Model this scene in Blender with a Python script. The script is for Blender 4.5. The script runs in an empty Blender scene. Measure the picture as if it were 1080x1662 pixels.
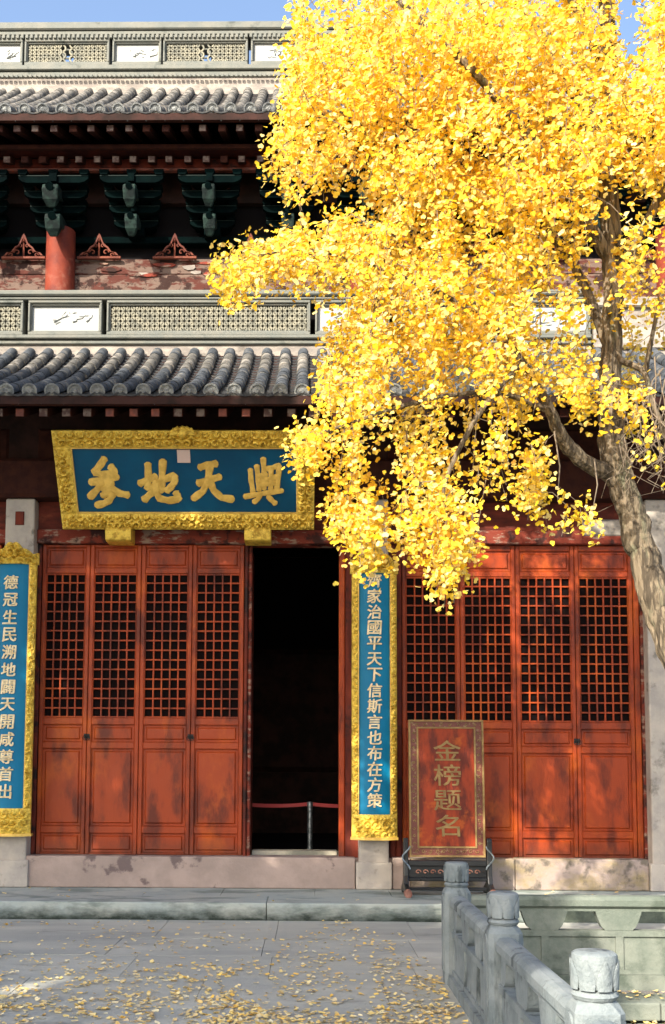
import bpy, math, random
import numpy as np
from mathutils import Vector, Matrix
random.seed(7)
rng = np.random.default_rng(7)
S = bpy.context.scene
COL = S.collection
R = math.radians

# ---------------------------------------------------------------- camera, sky, sun, exposure
FOC = 1700.0                                  # focal length in pixels of the 1080 x 1662 photograph
YAW, PITCH, ROLL = R(-0.8), R(4.6), R(0.30)
EYE = Vector((0, 0, 1.7))
FW = Vector((math.sin(YAW)*math.cos(PITCH), math.cos(YAW)*math.cos(PITCH), math.sin(PITCH)))
r0 = Vector((math.cos(YAW), -math.sin(YAW), 0)); u0 = r0.cross(FW)
RT = r0*math.cos(ROLL) + u0*math.sin(ROLL)
UP = u0*math.cos(ROLL) - r0*math.sin(ROLL)
yv = Vector((0, 1, 0))
CX = 498 - FOC*yv.dot(RT)/yv.dot(FW)
CY = 1242 + FOC*yv.dot(UP)/yv.dot(FW)

def P(px, py, Y):
    """world point at depth Y seen at photo pixel (px, py)"""
    d = FW + RT*((px-CX)/FOC) - UP*((py-CY)/FOC)
    return EYE + d*(Y/d.y)
def PX(px, py, Y): return P(px, py, Y).x
def PZ(px, py, Y): return P(px, py, Y).z
def PG(px, py, z=0.0):
    d = FW + RT*((px-CX)/FOC) - UP*((py-CY)/FOC)
    return EYE + d*((z-EYE.z)/d.z)

cam = bpy.data.cameras.new('camera'); co = bpy.data.objects.new('camera', cam); COL.objects.link(co)
co.matrix_world = Matrix(((RT.x, UP.x, -FW.x, EYE.x), (RT.y, UP.y, -FW.y, EYE.y), (RT.z, UP.z, -FW.z, EYE.z), (0, 0, 0, 1)))
cam.sensor_fit = 'VERTICAL'; cam.sensor_height = 36; cam.lens = FOC/1662*36
cam.shift_x = (540-CX)/1662; cam.shift_y = (CY-831)/1662
cam.clip_start = 0.05; cam.clip_end = 3000
cam.dof.use_dof = False
S.camera = co

SUN_EL, SUN_AZ = R(34), R(33)                 # azimuth measured from -Y towards -X
SD = Vector((-math.sin(SUN_AZ)*math.cos(SUN_EL), -math.cos(SUN_AZ)*math.cos(SUN_EL), math.sin(SUN_EL)))
w = bpy.data.worlds.new('World'); S.world = w; w.use_nodes = True
nt = w.node_tree; bg = nt.nodes['Background']
sky = nt.nodes.new('ShaderNodeTexSky'); sky.sky_type = 'NISHITA'; sky.sun_disc = False
sky.sun_elevation = SUN_EL; sky.sun_rotation = math.atan2(SD.x, SD.y)
sky.air_density = 1.0; sky.dust_density = 3.0; sky.ozone_density = 1.2
nt.links.new(sky.outputs[0], bg.inputs[0]); bg.inputs[1].default_value = 0.15
sl = bpy.data.lights.new('sun', 'SUN'); sl.energy = 4.0; sl.angle = R(0.53); sl.color = (1, 0.91, 0.77)
so = bpy.data.objects.new('sun', sl); COL.objects.link(so)
so.rotation_euler = SD.to_track_quat('Z', 'Y').to_euler(); so.location = (-8, -8, 14)
S.view_settings.view_transform = 'Standard'; S.view_settings.look = 'None'
S.view_settings.gamma = 1; S.view_settings.use_curve_mapping = False
S.view_settings.exposure = 1.35
S.render.engine = 'CYCLES'
S.cycles.max_bounces = 6; S.cycles.diffuse_bounces = 4; S.cycles.transparent_max_bounces = 4
S.cycles.use_denoising = True

# ---------------------------------------------------------------- materials
def mat(name, base, rough=0.6, metal=0.0, spec=0.5, var=None, vscale=3.0, vstretch=(1, 1, 1), vpos=(0.35, 0.65),
        stain=None, sscale=1.2, spos=(0.5, 0.62), sstretch=(1, 1, 1), bump=0.0, bscale=40, bstretch=(1, 1, 1), island=None, coat=0.0,
        low=None, lowz=(0, 0.2), obj_random=0.0):
    m = bpy.data.materials.new(name); m.use_nodes = True
    n = m.node_tree.nodes; L = m.node_tree.links; b = n['Principled BSDF']
    b.inputs['Roughness'].default_value = rough; b.inputs['Metallic'].default_value = metal
    b.inputs['Specular IOR Level'].default_value = spec; b.inputs['Coat Weight'].default_value = coat
    geo = n.new('ShaderNodeNewGeometry')
    def noise(scale, stretch, detail=6, off=0):
        mp = n.new('ShaderNodeMapping'); mp.inputs['Scale'].default_value = stretch; mp.inputs['Location'].default_value = (off, off*1.7, off*.6)
        L.new(geo.outputs['Position'], mp.inputs[0])
        t = n.new('ShaderNodeTexNoise'); t.inputs['Scale'].default_value = scale; t.inputs['Detail'].default_value = detail
        t.inputs['Roughness'].default_value = 0.62
        L.new(mp.outputs[0], t.inputs['Vector']); return t.outputs['Fac']
    def ramp(f, a, c):
        r = n.new('ShaderNodeMapRange'); r.inputs[1].default_value = a; r.inputs[2].default_value = c
        r.interpolation_type = 'SMOOTHSTEP'; L.new(f, r.inputs[0]); return r.outputs[0]
    def mix(f, a, c, mode='MIX'):
        x = n.new('ShaderNodeMix'); x.data_type = 'RGBA'; x.blend_type = mode
        if isinstance(f, float): x.inputs[0].default_value = f
        else: L.new(f, x.inputs[0])
        for i, v in ((6, a), (7, c)):
            if isinstance(v, tuple): x.inputs[i].default_value = (*v, 1)
            else: L.new(v, x.inputs[i])
        return x.outputs[2]
    c = tuple(base)
    if island:
        rp = n.new('ShaderNodeValToRGB'); rp.color_ramp.interpolation = 'LINEAR'
        while len(rp.color_ramp.elements) > 1: rp.color_ramp.elements.remove(rp.color_ramp.elements[0])
        rp.color_ramp.elements[0].position = 0; rp.color_ramp.elements[0].color = (*island[0], 1)
        for i, k in enumerate(island[1:]):
            e = rp.color_ramp.elements.new((i+1)/(len(island)-1)); e.color = (*k, 1)
        L.new(geo.outputs['Random Per Island'], rp.inputs[0]); c = rp.outputs[0]
    if obj_random:
        oi = n.new('ShaderNodeObjectInfo'); mr = n.new('ShaderNodeMapRange'); mr.inputs[3].default_value = 1-obj_random; mr.inputs[4].default_value = 1+obj_random
        L.new(oi.outputs['Random'], mr.inputs[0])
        hs = n.new('ShaderNodeHueSaturation'); L.new(mr.outputs[0], hs.inputs['Value'])
        if isinstance(c, tuple): hs.inputs['Color'].default_value = (*c, 1)
        else: L.new(c, hs.inputs['Color'])
        c = hs.outputs[0]
    if var: c = mix(ramp(noise(vscale, vstretch), *vpos), c, tuple(var))
    if stain: c = mix(ramp(noise(sscale, sstretch, 9, 3.3), *spos), c, tuple(stain))
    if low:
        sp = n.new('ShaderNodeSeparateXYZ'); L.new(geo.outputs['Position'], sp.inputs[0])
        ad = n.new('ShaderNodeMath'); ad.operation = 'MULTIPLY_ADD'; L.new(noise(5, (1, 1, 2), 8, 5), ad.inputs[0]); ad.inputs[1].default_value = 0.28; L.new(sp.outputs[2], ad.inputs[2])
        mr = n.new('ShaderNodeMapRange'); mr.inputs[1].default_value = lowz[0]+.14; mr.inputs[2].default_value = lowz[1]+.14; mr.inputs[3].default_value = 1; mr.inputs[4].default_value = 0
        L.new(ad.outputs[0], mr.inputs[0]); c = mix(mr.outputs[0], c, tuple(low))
    if isinstance(c, tuple): b.inputs['Base Color'].default_value = (*c, 1)
    else: L.new(c, b.inputs['Base Color'])
    rr = n.new('ShaderNodeMapRange'); rr.inputs[3].default_value = max(0.05, rough-.12); rr.inputs[4].default_value = min(1, rough+.14)
    L.new(noise(6, (1, 1, 1), 4, 9), rr.inputs[0]); L.new(rr.outputs[0], b.inputs['Roughness'])
    if bump:
        bm_ = n.new('ShaderNodeBump'); bm_.inputs['Strength'].default_value = min(1, bump); bm_.inputs['Distance'].default_value = 0.012*max(1, bump)
        L.new(noise(bscale, bstretch, 5), bm_.inputs['Height']); L.new(bm_.outputs[0], b.inputs['Normal'])
    return m

M = {}
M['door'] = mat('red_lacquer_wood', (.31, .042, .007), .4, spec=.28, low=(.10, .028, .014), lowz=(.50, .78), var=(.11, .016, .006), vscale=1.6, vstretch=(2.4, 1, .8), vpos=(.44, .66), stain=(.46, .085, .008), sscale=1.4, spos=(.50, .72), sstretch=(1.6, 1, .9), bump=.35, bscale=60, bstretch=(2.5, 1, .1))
M['jamb'] = mat('dark_red_wood', (.085, .015, .010), .6, spec=.2, var=(.17, .028, .013), vscale=3, vstretch=(3, 1, .5), stain=(.022, .010, .009), sscale=2.5, bump=.3, bscale=30, bstretch=(2, 1, .2))
M['worn'] = mat('worn_red_beam', (.2, .04, .025), .7, var=(.3, .2, .15), vscale=4, vstretch=(1, 1, 3.5), vpos=(.53, .6), stain=(.05, .02, .018), sscale=5, spos=(.48, .6), bump=.6, bscale=14, bstretch=(1, 1, 2), spec=.12)
M['worn_light'] = mat('peeling_plaster_beam', (.085, .028, .021), .8, var=(.145, .10, .08), vscale=3.2, vstretch=(1, 1, 3), vpos=(.44, .52), stain=(.035, .018, .015), sscale=5, spos=(.5, .57), bump=.9, bscale=10, bstretch=(1, 1, 2), spec=.12)
M['beam'] = mat('brown_red_beam', (.028, .0075, .006), .8, var=(.014, .006, .006), bump=.3, bscale=20, bstretch=(.2, 1, 2), spec=.12)
M['redbeam'] = mat('dim_red_purlin', (.075, .014, .009), .7, spec=.12, var=(.035, .009, .008), bump=.3, bscale=20, bstretch=(.2, 1, 2))
M['wallred'] = mat('faded_red_wall_boards', (.17, .032, .018), .6, var=(.06, .016, .012), vscale=2.5, vstretch=(.6, 1, 2), stain=(.28, .07, .03), sscale=2, spos=(.56, .7), bump=.3, bscale=20, bstretch=(.2, 1, 2), spec=.12)
M['redcol'] = mat('red_column_paint', (.20, .04, .022), .6, var=(.12, .025, .018), stain=(.28, .12, .085), spos=(.58, .7), bump=.3, spec=.12)
M['carve'] = mat('carved_red_wood', (.20, .06, .035), .6, var=(.10, .028, .02), bump=.3, spec=.12)
M['green'] = mat('dark_green_paint', (.0010, .0052, .0052), .9, spec=.03, var=(.0006, .0026, .003), vscale=4, bump=.3)
M['green_light'] = mat('weathered_green_tip', (.013, .030, .024), .75, spec=.2, var=(.002, .007, .0065), vscale=9, vpos=(.4, .6), bump=.4)
M['greentrim'] = mat('green_trim', (.006, .015, .013), .7, spec=.2)
M['rafter'] = mat('dark_brown_rafter', (.03, .010, .008), .8, var=(.05, .016, .01), vscale=8, bump=.2, spec=.12)
M['rafend'] = mat('faded_rafter_end', (.16, .12, .10), .8, var=(.07, .035, .03), vscale=14, vpos=(.42, .6))
M['rafend_red'] = mat('red_rafter_end', (.24, .06, .035), .7, var=(.12, .04, .03), vscale=12)
M['under'] = mat('dark_boards', (.045, .02, .016), .8, var=(.02, .012, .01), bump=.2, spec=.12)
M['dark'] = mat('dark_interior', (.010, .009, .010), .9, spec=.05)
M['glass'] = mat('dark_window_glass', (.006, .003, .003), .85, spec=.08)
M['sunlit_floor'] = mat('painted_sunlit_floor', (.62, .58, .45), .7, var=(.25, .25, .2), vscale=2, vstretch=(1, 2, 1), vpos=(.4, .6))  # pale colour stands in for sunlight on the interior floor
M['tile'] = mat('grey_roof_tile', (.075, .083, .092), .75, spec=.3, var=(.035, .042, .050), vscale=6, stain=(.22, .20, .16), sscale=4, spos=(.54, .70), bump=.5, bscale=35, obj_random=.25)
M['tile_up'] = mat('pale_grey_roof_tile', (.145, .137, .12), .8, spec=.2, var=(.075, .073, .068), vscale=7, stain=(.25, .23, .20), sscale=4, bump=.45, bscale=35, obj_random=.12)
M['pan'] = mat('shaded_pan_tile', (.04, .042, .044), .85, var=(.02, .022, .024), vscale=7, stain=(.10, .09, .075), sscale=5, spos=(.55, .7), bump=.5)  # darker colour holds the shade of the troughs between cover tiles
M['tilecap'] = mat('tile_end_disc', (.25, .26, .25), .75, var=(.14, .15, .155), vscale=18, vpos=(.42, .6), bump=1.0, bscale=60, obj_random=.2)
M['mortar'] = mat('lime_mortar', (.33, .295, .25), .85, var=(.20, .175, .155), vscale=3, vstretch=(1, 1, 3), stain=(.12, .105, .09), sscale=2.5, spos=(.56, .74), sstretch=(1, 1, 2), bump=.4, bscale=22)
M['ridge'] = mat('ridge_grey_green_plaster', (.155, .155, .13), .75, var=(.12, .13, .115), vscale=3, stain=(.065, .075, .065), sscale=4, spos=(.56, .72), bump=.35, bscale=25)
M['ridge_dark'] = mat('ridge_dark_groove', (.02, .03, .025), .8, var=(.035, .045, .038))
M['lattice_w'] = mat('pale_clay_lattice', (.25, .235, .17), .8, var=(.14, .14, .11), vscale=8, bump=.3)
M['white'] = mat('whitewashed_panel', (.33, .34, .33), .7, var=(.33, .34, .33), vscale=3, bump=.1)
M['ink'] = mat('ink_painting', (.07, .08, .075), .8)
M['stone'] = mat('weathered_column_stone', (.46, .41, .35), .82, var=(.34, .31, .28), vscale=3, stain=(.17, .155, .13), sscale=3.2, spos=(.55, .68), bump=.5, bscale=24)
M['pink'] = mat('pinkish_threshold_stone', (.38, .29, .25), .75, var=(.29, .225, .195), vscale=2.5, stain=(.14, .10, .095), sscale=3.2, spos=(.56, .64), bump=.4, bscale=30)
M['ochre'] = mat('lichened_threshold_stone', (.33, .26, .23), .8, var=(.27, .21, .10), vscale=2.5, vstretch=(1, 1, 1.5), stain=(.12, .10, .08), sscale=3.5, spos=(.52, .64), bump=.5, bscale=26)
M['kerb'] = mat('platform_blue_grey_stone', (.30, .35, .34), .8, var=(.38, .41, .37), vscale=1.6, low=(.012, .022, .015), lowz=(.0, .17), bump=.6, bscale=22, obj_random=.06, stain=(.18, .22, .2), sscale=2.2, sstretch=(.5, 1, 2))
M['court'] = mat('grey_paving', (.43, .43, .375), .82, spec=.3, var=(.32, .33, .30), vscale=.8, vstretch=(.5, 1.6, 1), vpos=(.35, .65), stain=(.20, .205, .185), sscale=1.9, spos=(.56, .74), sstretch=(.5, 1.5, 1), bump=.4, bscale=60, obj_random=.10)
M['marble'] = mat('pale_balustrade_stone', (.215, .245, .25), .78, var=(.135, .165, .175), vscale=3.5, stain=(.05, .065, .07), sscale=5, sstretch=(1.6, 1.6, .45), spos=(.54, .68), bump=.7, bscale=40)
M['marble_old'] = mat('greenish_balustrade_stone', (.20, .22, .185), .85, spec=.3, var=(.12, .145, .12), vscale=2.5, stain=(.075, .095, .075), sscale=3, spos=(.5, .68), bump=.5, bscale=30)
M['kerb_shade'] = mat('shaded_mossy_kerb', (.05, .065, .05), .85, var=(.10, .12, .09), vscale=4, bump=.5)  # dark green colour holds the shade behind the rear balustrade
M['moss'] = mat('dark_mossy_stone', (.07, .09, .07), .9, var=(.14, .15, .12), vscale=5, bump=.6)
M['soil'] = mat('garden_soil', (.07, .055, .035), .95, var=(.05, .07, .02), vscale=3, bump=.8)
M['ground'] = mat('ground_earth', (.2, .19, .18), .9, var=(.16, .155, .15), vscale=.3)
M['gold'] = mat('gilded_carving', (.80, .56, .08), .4, metal=.25, var=(.42, .25, .02), vscale=13, vpos=(.46, .66), bump=1.6, bscale=34)
M['gold_plain'] = mat('gold_paint', (.84, .56, .12), .42, metal=.15, var=(.62, .38, .07), vscale=9, bump=.4)
M['goldline'] = mat('dull_gold_paint', (.30, .20, .075), .55, metal=.2, spec=.3, var=(.20, .12, .045), vscale=8)
M['cream'] = mat('pale_gilt_lettering', (.80, .68, .44), .5, metal=.1, var=(.62, .48, .26), vscale=20)
M['blue'] = mat('blue_lacquer', (.0, .075, .16), .4, spec=.25, var=(.0, .055, .125), vscale=2)
M['blue2'] = mat('bright_blue_lacquer', (.0, .135, .27), .45, spec=.2, var=(.004, .17, .32), vscale=1.5, vpos=(.4, .75))
M['seal'] = mat('pink_white_seal', (.62, .47, .42), .6)
M['signred'] = mat('sign_orange_red', (.27, .034, .007), .45, spec=.25, var=(.10, .014, .006), vscale=3, vstretch=(2.5, 1, .8), vpos=(.42, .62), stain=(.42, .085, .01), sscale=2.5, spos=(.54, .68))
M['signbrown'] = mat('sign_dark_border', (.13, .028, .015), .45, var=(.22, .13, .06), vscale=26, vpos=(.56, .62))
M['black'] = mat('black_lacquer', (.012, .013, .014), .3, bump=.1)
M['footwood'] = mat('worn_red_wood_foot', (.30, .15, .11), .6, var=(.16, .06, .04), vscale=8)
M['iron'] = mat('dark_iron', (.03, .028, .027), .5, metal=.6)
M['steel'] = mat('speckled_steel', (.30, .34, .36), .35, metal=.7, var=(.1, .12, .13), vscale=20)
M['belt'] = mat('red_belt', (.32, .02, .02), .6)
M['bark'] = mat('ginkgo_bark', (.20, .16, .11), .95, spec=.15, var=(.07, .056, .04), vscale=24, vstretch=(1, 1, .10), vpos=(.44, .56), stain=(.16, .155, .10), sscale=9, sstretch=(1, 1, .25), spos=(.56, .7), bump=3.5, bscale=30, bstretch=(1, 1, .12))
M['twig'] = mat('grey_twig', (.23, .18, .13), .9, var=(.14, .11, .08))
M['bark2'] = mat('camphor_bark', (.09, .075, .06), .95, var=(.05, .045, .04), bump=1)

def leafmat(name, cols, trans, rough=.5, drift=None):
    m = mat(name, cols[0], rough, island=cols, spec=.3)
    n = m.node_tree.nodes; L = m.node_tree.links; b = n['Principled BSDF']; out = n['Material Output']
    t = n.new('ShaderNodeBsdfTranslucent'); x = n.new('ShaderNodeMixShader'); x.inputs[0].default_value = trans
    src = b.inputs['Base Color'].links[0].from_socket
    if drift:
        g_ = n.new('ShaderNodeNewGeometry'); t_ = n.new('ShaderNodeTexNoise'); t_.inputs['Scale'].default_value = 1.1; t_.inputs['Detail'].default_value = 3
        L.new(g_.outputs['Position'], t_.inputs['Vector']); mr = n.new('ShaderNodeMapRange'); mr.inputs[1].default_value = .48; mr.inputs[2].default_value = .68; mr.inputs[4].default_value = .6
        L.new(t_.outputs['Fac'], mr.inputs[0]); mx = n.new('ShaderNodeMix'); mx.data_type = 'RGBA'; mx.inputs[7].default_value = (*drift, 1)
        L.new(mr.outputs[0], mx.inputs[0]); L.new(src, mx.inputs[6]); L.new(mx.outputs[2], b.inputs['Base Color']); src = mx.outputs[2]
    L.new(src, t.inputs[0])
    L.new(b.outputs[0], x.inputs[1]); L.new(t.outputs[0], x.inputs[2]); L.new(x.outputs[0], out.inputs[0]); return m
M['ginkgo'] = leafmat('ginkgo_leaf', [(.84, .52, .02), (.92, .70, .06), (.93, .78, .16), (.88, .60, .03), (.94, .84, .36), (.74, .38, .012), (.90, .64, .03), (.92, .72, .10), (.94, .86, .46), (.90, .66, .05)], .5, .5, (.88, .54, .02))
M['fallen'] = leafmat('fallen_leaf', [(.82, .58, .14), (.86, .72, .36), (.78, .48, .08), (.88, .80, .52), (.5, .34, .15), (.86, .70, .30)], .1)
M['camphor'] = leafmat('camphor_leaf', [(.04, .09, .02), (.06, .12, .03), (.03, .07, .02)], .3)

# ---------------------------------------------------------------- mesh helpers
class MB:
    def __init__(s): s.v = []; s.f = []; s.sm = False
    def add(s, vs, fs):
        k = len(s.v); s.v += [tuple(p) for p in vs]; s.f += [tuple(i+k for i in f) for f in fs]; return s
    def box(s, x0, x1, y0, y1, z0, z1):
        return s.add([(x0,y0,z0),(x1,y0,z0),(x1,y1,z0),(x0,y1,z0),(x0,y0,z1),(x1,y0,z1),(x1,y1,z1),(x0,y1,z1)],
              [(0,3,2,1),(4,5,6,7),(0,1,5,4),(1,2,6,5),(2,3,7,6),(3,0,4,7)])
    def cbox(s, x0, x1, y0, y1, z0, z1, c=.008):
        """box whose front (-Y) face is chamfered"""
        return s.add([(x0,y0+c,z0),(x1,y0+c,z0),(x1,y1,z0),(x0,y1,z0),(x0,y0+c,z1),(x1,y0+c,z1),(x1,y1,z1),(x0,y1,z1),
                      (x0+c,y0,z0+c),(x1-c,y0,z0+c),(x1-c,y0,z1-c),(x0+c,y0,z1-c)],
              [(0,3,2,1),(4,5,6,7),(1,2,6,5),(2,3,7,6),(3,0,4,7),(8,9,10,11),(0,1,9,8),(1,5,10,9),(5,4,11,10),(4,0,8,11)])
    def prism(s, pts, axis, a0, a1):
        """pts 2D polygon extruded along axis between a0 and a1. axis 'y': pts=(x,z); 'x': pts=(y,z); 'z': pts=(x,y)"""
        n = len(pts)
        def q(p, a): return (p[0], a, p[1]) if axis == 'y' else ((a, p[0], p[1]) if axis == 'x' else (p[0], p[1], a))
        return s.add([q(p, a0) for p in pts]+[q(p, a1) for p in pts],
              [tuple(range(n)), tuple(range(2*n-1, n-1, -1))]+[(i, i+n, (i+1) % n+n, (i+1) % n) for i in range(n)])
    def bar(s, a, b, w, d=None, up=(0, 0, 1)):
        a = Vector(a); b = Vector(b); t = (b-a).normalized(); d = d or w
        up = Vector(up)
        if abs(t.dot(up)) > .95: up = Vector((0, 1, 0))
        r = t.cross(up).normalized()*w/2; u = r.cross(t).normalized()*d/2
        c = [a-r-u, a+r-u, a+r+u, a-r+u, b-r-u, b+r-u, b+r+u, b-r+u]
        return s.add(c, [(0,3,2,1),(4,5,6,7),(0,1,5,4),(1,2,6,5),(2,3,7,6),(3,0,4,7)])
    def tube(s, pts, rad, n=8, cap=True):
        pts = [Vector(p) for p in pts]
        if not hasattr(rad, '__len__'): rad = [rad]*len(pts)
        vs = []; ref = Vector((.13, .31, .94)).normalized(); pr = None
        for i, p in enumerate(pts):
            t = (pts[min(i+1, len(pts)-1)]-pts[max(i-1, 0)]).normalized()
            if pr is None:
                r = t.cross(ref if abs(t.dot(ref)) < .9 else Vector((1, 0, 0))).normalized()
            else: r = (pr - t*pr.dot(t)).normalized()
            pr = r; u = t.cross(r)
            vs += [p+(r*math.cos(2*math.pi*k/n)+u*math.sin(2*math.pi*k/n))*rad[i] for k in range(n)]
        fs = [(i*n+k, i*n+(k+1) % n, (i+1)*n+(k+1) % n, (i+1)*n+k) for i in range(len(pts)-1) for k in range(n)]
        if cap: fs += [tuple(range(n-1, -1, -1)), tuple(range((len(pts)-1)*n, len(pts)*n))]
        return s.add(vs, fs)
    def lathe(s, prof, cx, cy, n=16, mod=None):
        """prof list of (r, z)"""
        vs = []
        for j, (r, z) in enumerate(prof):
            for k in range(n):
                a = 2*math.pi*k/n; q = r*(mod(a, j) if mod else 1)
                vs.append((cx+q*math.cos(a), cy+q*math.sin(a), z))
        fs = [(i*n+k, i*n+(k+1) % n, (i+1)*n+(k+1) % n, (i+1)*n+k) for i in range(len(prof)-1) for k in range(n)]
        fs += [tuple(range(n-1, -1, -1)), tuple(range((len(prof)-1)*n, len(prof)*n))]
        return s.add(vs, fs)
    def mesh(s, name, m, org=(0, 0, 0), smooth=False):
        me = bpy.data.meshes.new(name)
        me.from_pydata([(a-org[0], b-org[1], c-org[2]) for a, b, c in s.v], [], s.f); me.update()
        me.materials.append(M[m] if isinstance(m, str) else m)
        if smooth:
            me.polygons.foreach_set('use_smooth', [True]*len(me.polygons))
            me.set_sharp_from_angle(angle=R(38))
        return me
    def build(s, name, m, parent=None, smooth=False, **k):
        org = worldloc(parent)
        return link(name, s.mesh(name, m, org, smooth), parent, **k)
def worldloc(p):
    x = Vector((0, 0, 0))
    while p is not None: x = x+p.location; p = p.parent
    return x
def link(name, data, parent=None, loc=None, label=None, cat=None, group=None, kind=None):
    o = bpy.data.objects.new(name, data); COL.objects.link(o)
    if parent is not None: o.parent = parent
    if loc is not None: o.location = loc
    if label: o['label'] = label
    if cat: o['category'] = cat
    if group: o['group'] = group
    if kind: o['kind'] = kind
    return o
def thing(name, loc, label, cat, group=None): return link(name, None, None, loc, label, cat, group)
def structure(name, mb, m, **k): return mb.build(name, m, None, kind='structure', **k)
def bevel(o, w=.01, seg=2):
    b = o.modifiers.new('bevel', 'BEVEL'); b.width = w; b.segments = seg; b.limit_method = 'ANGLE'; b.angle_limit = R(40); return o
def npmesh(name, V, F, m, smooth=False):
    """V (n,3), F (m,k) equal size polygons"""
    me = bpy.data.meshes.new(name); nf, k = F.shape
    me.vertices.add(len(V)); me.vertices.foreach_set('co', V.astype(np.float32).ravel())
    me.loops.add(nf*k); me.loops.foreach_set('vertex_index', F.astype(np.int32).ravel())
    me.polygons.add(nf); me.polygons.foreach_set('loop_start', np.arange(0, nf*k, k, dtype=np.int32))
    if smooth: me.polygons.foreach_set('use_smooth', np.ones(nf, dtype=bool))
    me.update(calc_edges=True); me.validate(); me.materials.append(M[m]); return me

# ---------------------------------------------------------------- ground, court, platform
YD, YC, YP = 13.2, 13.02, 11.65
ZP = 0.19                                     # platform top
RX = 1.19                                     # railing line (x)
PIT = (RX+.13, 9.5, -2.0, 8.28)               # sunken pool garden: x0, x1, y0, y1
g = MB()
xs = [-900, PIT[0], PIT[1], 900]; ys = [-900, PIT[2], PIT[3], 900]
for i in range(3):
    for j in range(3):
        if i == 1 and j == 1: continue
        g.add([(xs[i], ys[j], -.03), (xs[i+1], ys[j], -.03), (xs[i+1], ys[j+1], -.03), (xs[i], ys[j+1], -.03)], [(0, 1, 2, 3)])
g.add([(PIT[0]-.02, PIT[2], -.9), (PIT[1], PIT[2], -.9), (PIT[1], PIT[3]+.02, -.9), (PIT[0]-.02, PIT[3]+.02, -.9)], [(0, 1, 2, 3)])
for (a, b) in (((PIT[0], PIT[2]), (PIT[1], PIT[2])), ((PIT[1], PIT[2]), (PIT[1], PIT[3])), ((PIT[1], PIT[3]), (PIT[0], PIT[3])), ((PIT[0], PIT[3]), (PIT[0], PIT[2]))):
    g.add([(*a, -.03), (*b, -.03), (*b, -.9), (*a, -.9)], [(0, 1, 2, 3)])
structure('ground', g, 'ground')
court = structure('courtyard_paving', MB().box(-14, RX+.125, -9, 8.505, -.2, -.012).box(-14, 9.4, 8.506, YP-.004, -.2, -.0125), 'moss')
ymesh = {}
yy = -2.0; row = 0
while yy < YP-.02:
    d = [.92, 1.1, .8, 1.0][row % 4]; y1 = min(yy+d, YP-.008)
    if yy < 8.4 < y1+.35: y1 = 8.505
    if YP-.02-y1 < .3: y1 = YP-.008
    xx = -9.0 + (row % 2)*.7
    lim = RX+.118 if yy < 8.4 else 6.0
    while xx < lim-.01:
        wdt = random.choice([1.2, 1.4, 1.6]); x1 = min(xx+wdt, lim)
        if lim-x1 < .35: x1 = lim
        vis = y1 > 5.5 and x1 > -.34*y1-.3
        if vis or yy > 2:
            dz = random.uniform(-.003, .003); gap = .0025
            MB().box(xx+gap, x1-gap, yy+gap, y1-gap, -.011, .0+dz).build('paving_slab', 'court', court)
        xx = x1+1e-4
    yy = y1+1e-4; row += 1
plat = structure('hall_platform', MB().box(-14, 14, YP+.24, 22, -.02, ZP-.02), 'kerb')
xe = [-14, -9, -6.6, -4.4, PX(433, 1470, YP), PX(715, 1470, YP)+1.0, 4.3, 6.6, 9.2, 14]
for a, b in zip(xe, xe[1:]):
    o = MB().box(a+.003, b-.003, YP+random.uniform(0, .006), YP+.62, -.03, ZP+random.uniform(-.002, .002)).build('kerb_stone', 'kerb' if a < 1 else 'kerb_shade', plat); bevel(o, .012)
yy = YP+.622
for r_ in range(1):
    xx = -9
    while xx < 9:
        x1 = xx+random.choice([.9, 1.1, 1.3])
        MB().box(xx+.003, x1-.003, yy+.002, YC+.35, ZP-.06, ZP-.004+random.uniform(-.002, .002)).build('platform_slab', 'kerb', plat); xx = x1

# ---------------------------------------------------------------- the hall
hall = thing('temple_hall', (0, YD, 0), 'double eaved temple hall with red lattice doors and grey tiled roofs behind the courtyard', 'temple')
def ZF(py, Y=YD, px=400): return PZ(px, py, Y)
ZTH = ZF(1391, YC)                            # threshold top
xcol = [PX(19, 1400, YC), PX(607, 1400, YC), PX(1083, 1400, YC)]
xcol = [xcol[0]-3.65] + xcol + [xcol[2]+3.0]
colw = .185
zct = 5.05
# columns
for i, xc in enumerate(xcol):
    c = MB().box(xc-colw, xc+colw, YC-.03, YC+.34, ZP, zct)
    o = c.build('column', 'stone', hall); bevel(o, .02)
    bs = MB().box(xc-colw-.035, xc+colw+.035, YC-.06, YC+.36, ZP-.002, ZP+.33).build('column_base', 'stone', o); bevel(bs, .015)
    # small dark red wooden plug in an iron frame, set into the column
    if i in (1, 2):
        zc = ZF(843, YC); q = MB().cbox(xc-.055, xc+.055, YC-.055, YC-.03, zc-.085, zc+.085, .01).build('door_plate', 'jamb', o)
        MB().cbox(xc-.03, xc+.03, YC-.062, YC-.054, zc-.05, zc+.05, .004).build('lock_plug', 'iron', o) if False else None
# threshold stones
MB().box(-9, 9, YC+.10, YD+.30, ZP-.01, ZTH-.012).build('threshold_core', 'pink', hall)
def thr(a, b, m):
    o = MB().box(a, b, YC-.015, YC+.34, ZP-.001, ZTH+random.uniform(-.003, .003)).build('threshold_stone', m, hall); bevel(o, .014)
thr(xcol[0]+colw+.04, xcol[1]-colw-.04, 'pink')
thr(PX(28, 1410, YC), xcol[2]-colw-.042, 'pink')
xa = xcol[2]+colw+.042; xb = xcol[3]-colw-.04
thr(xa, xa+.22, 'pink'); thr(xa+.226, xa+1.5, 'ochre'); thr(xa+1.506, xb, 'ochre'); thr(xcol[3]+colw+.04, xcol[4]-.3, 'ochre')

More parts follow.
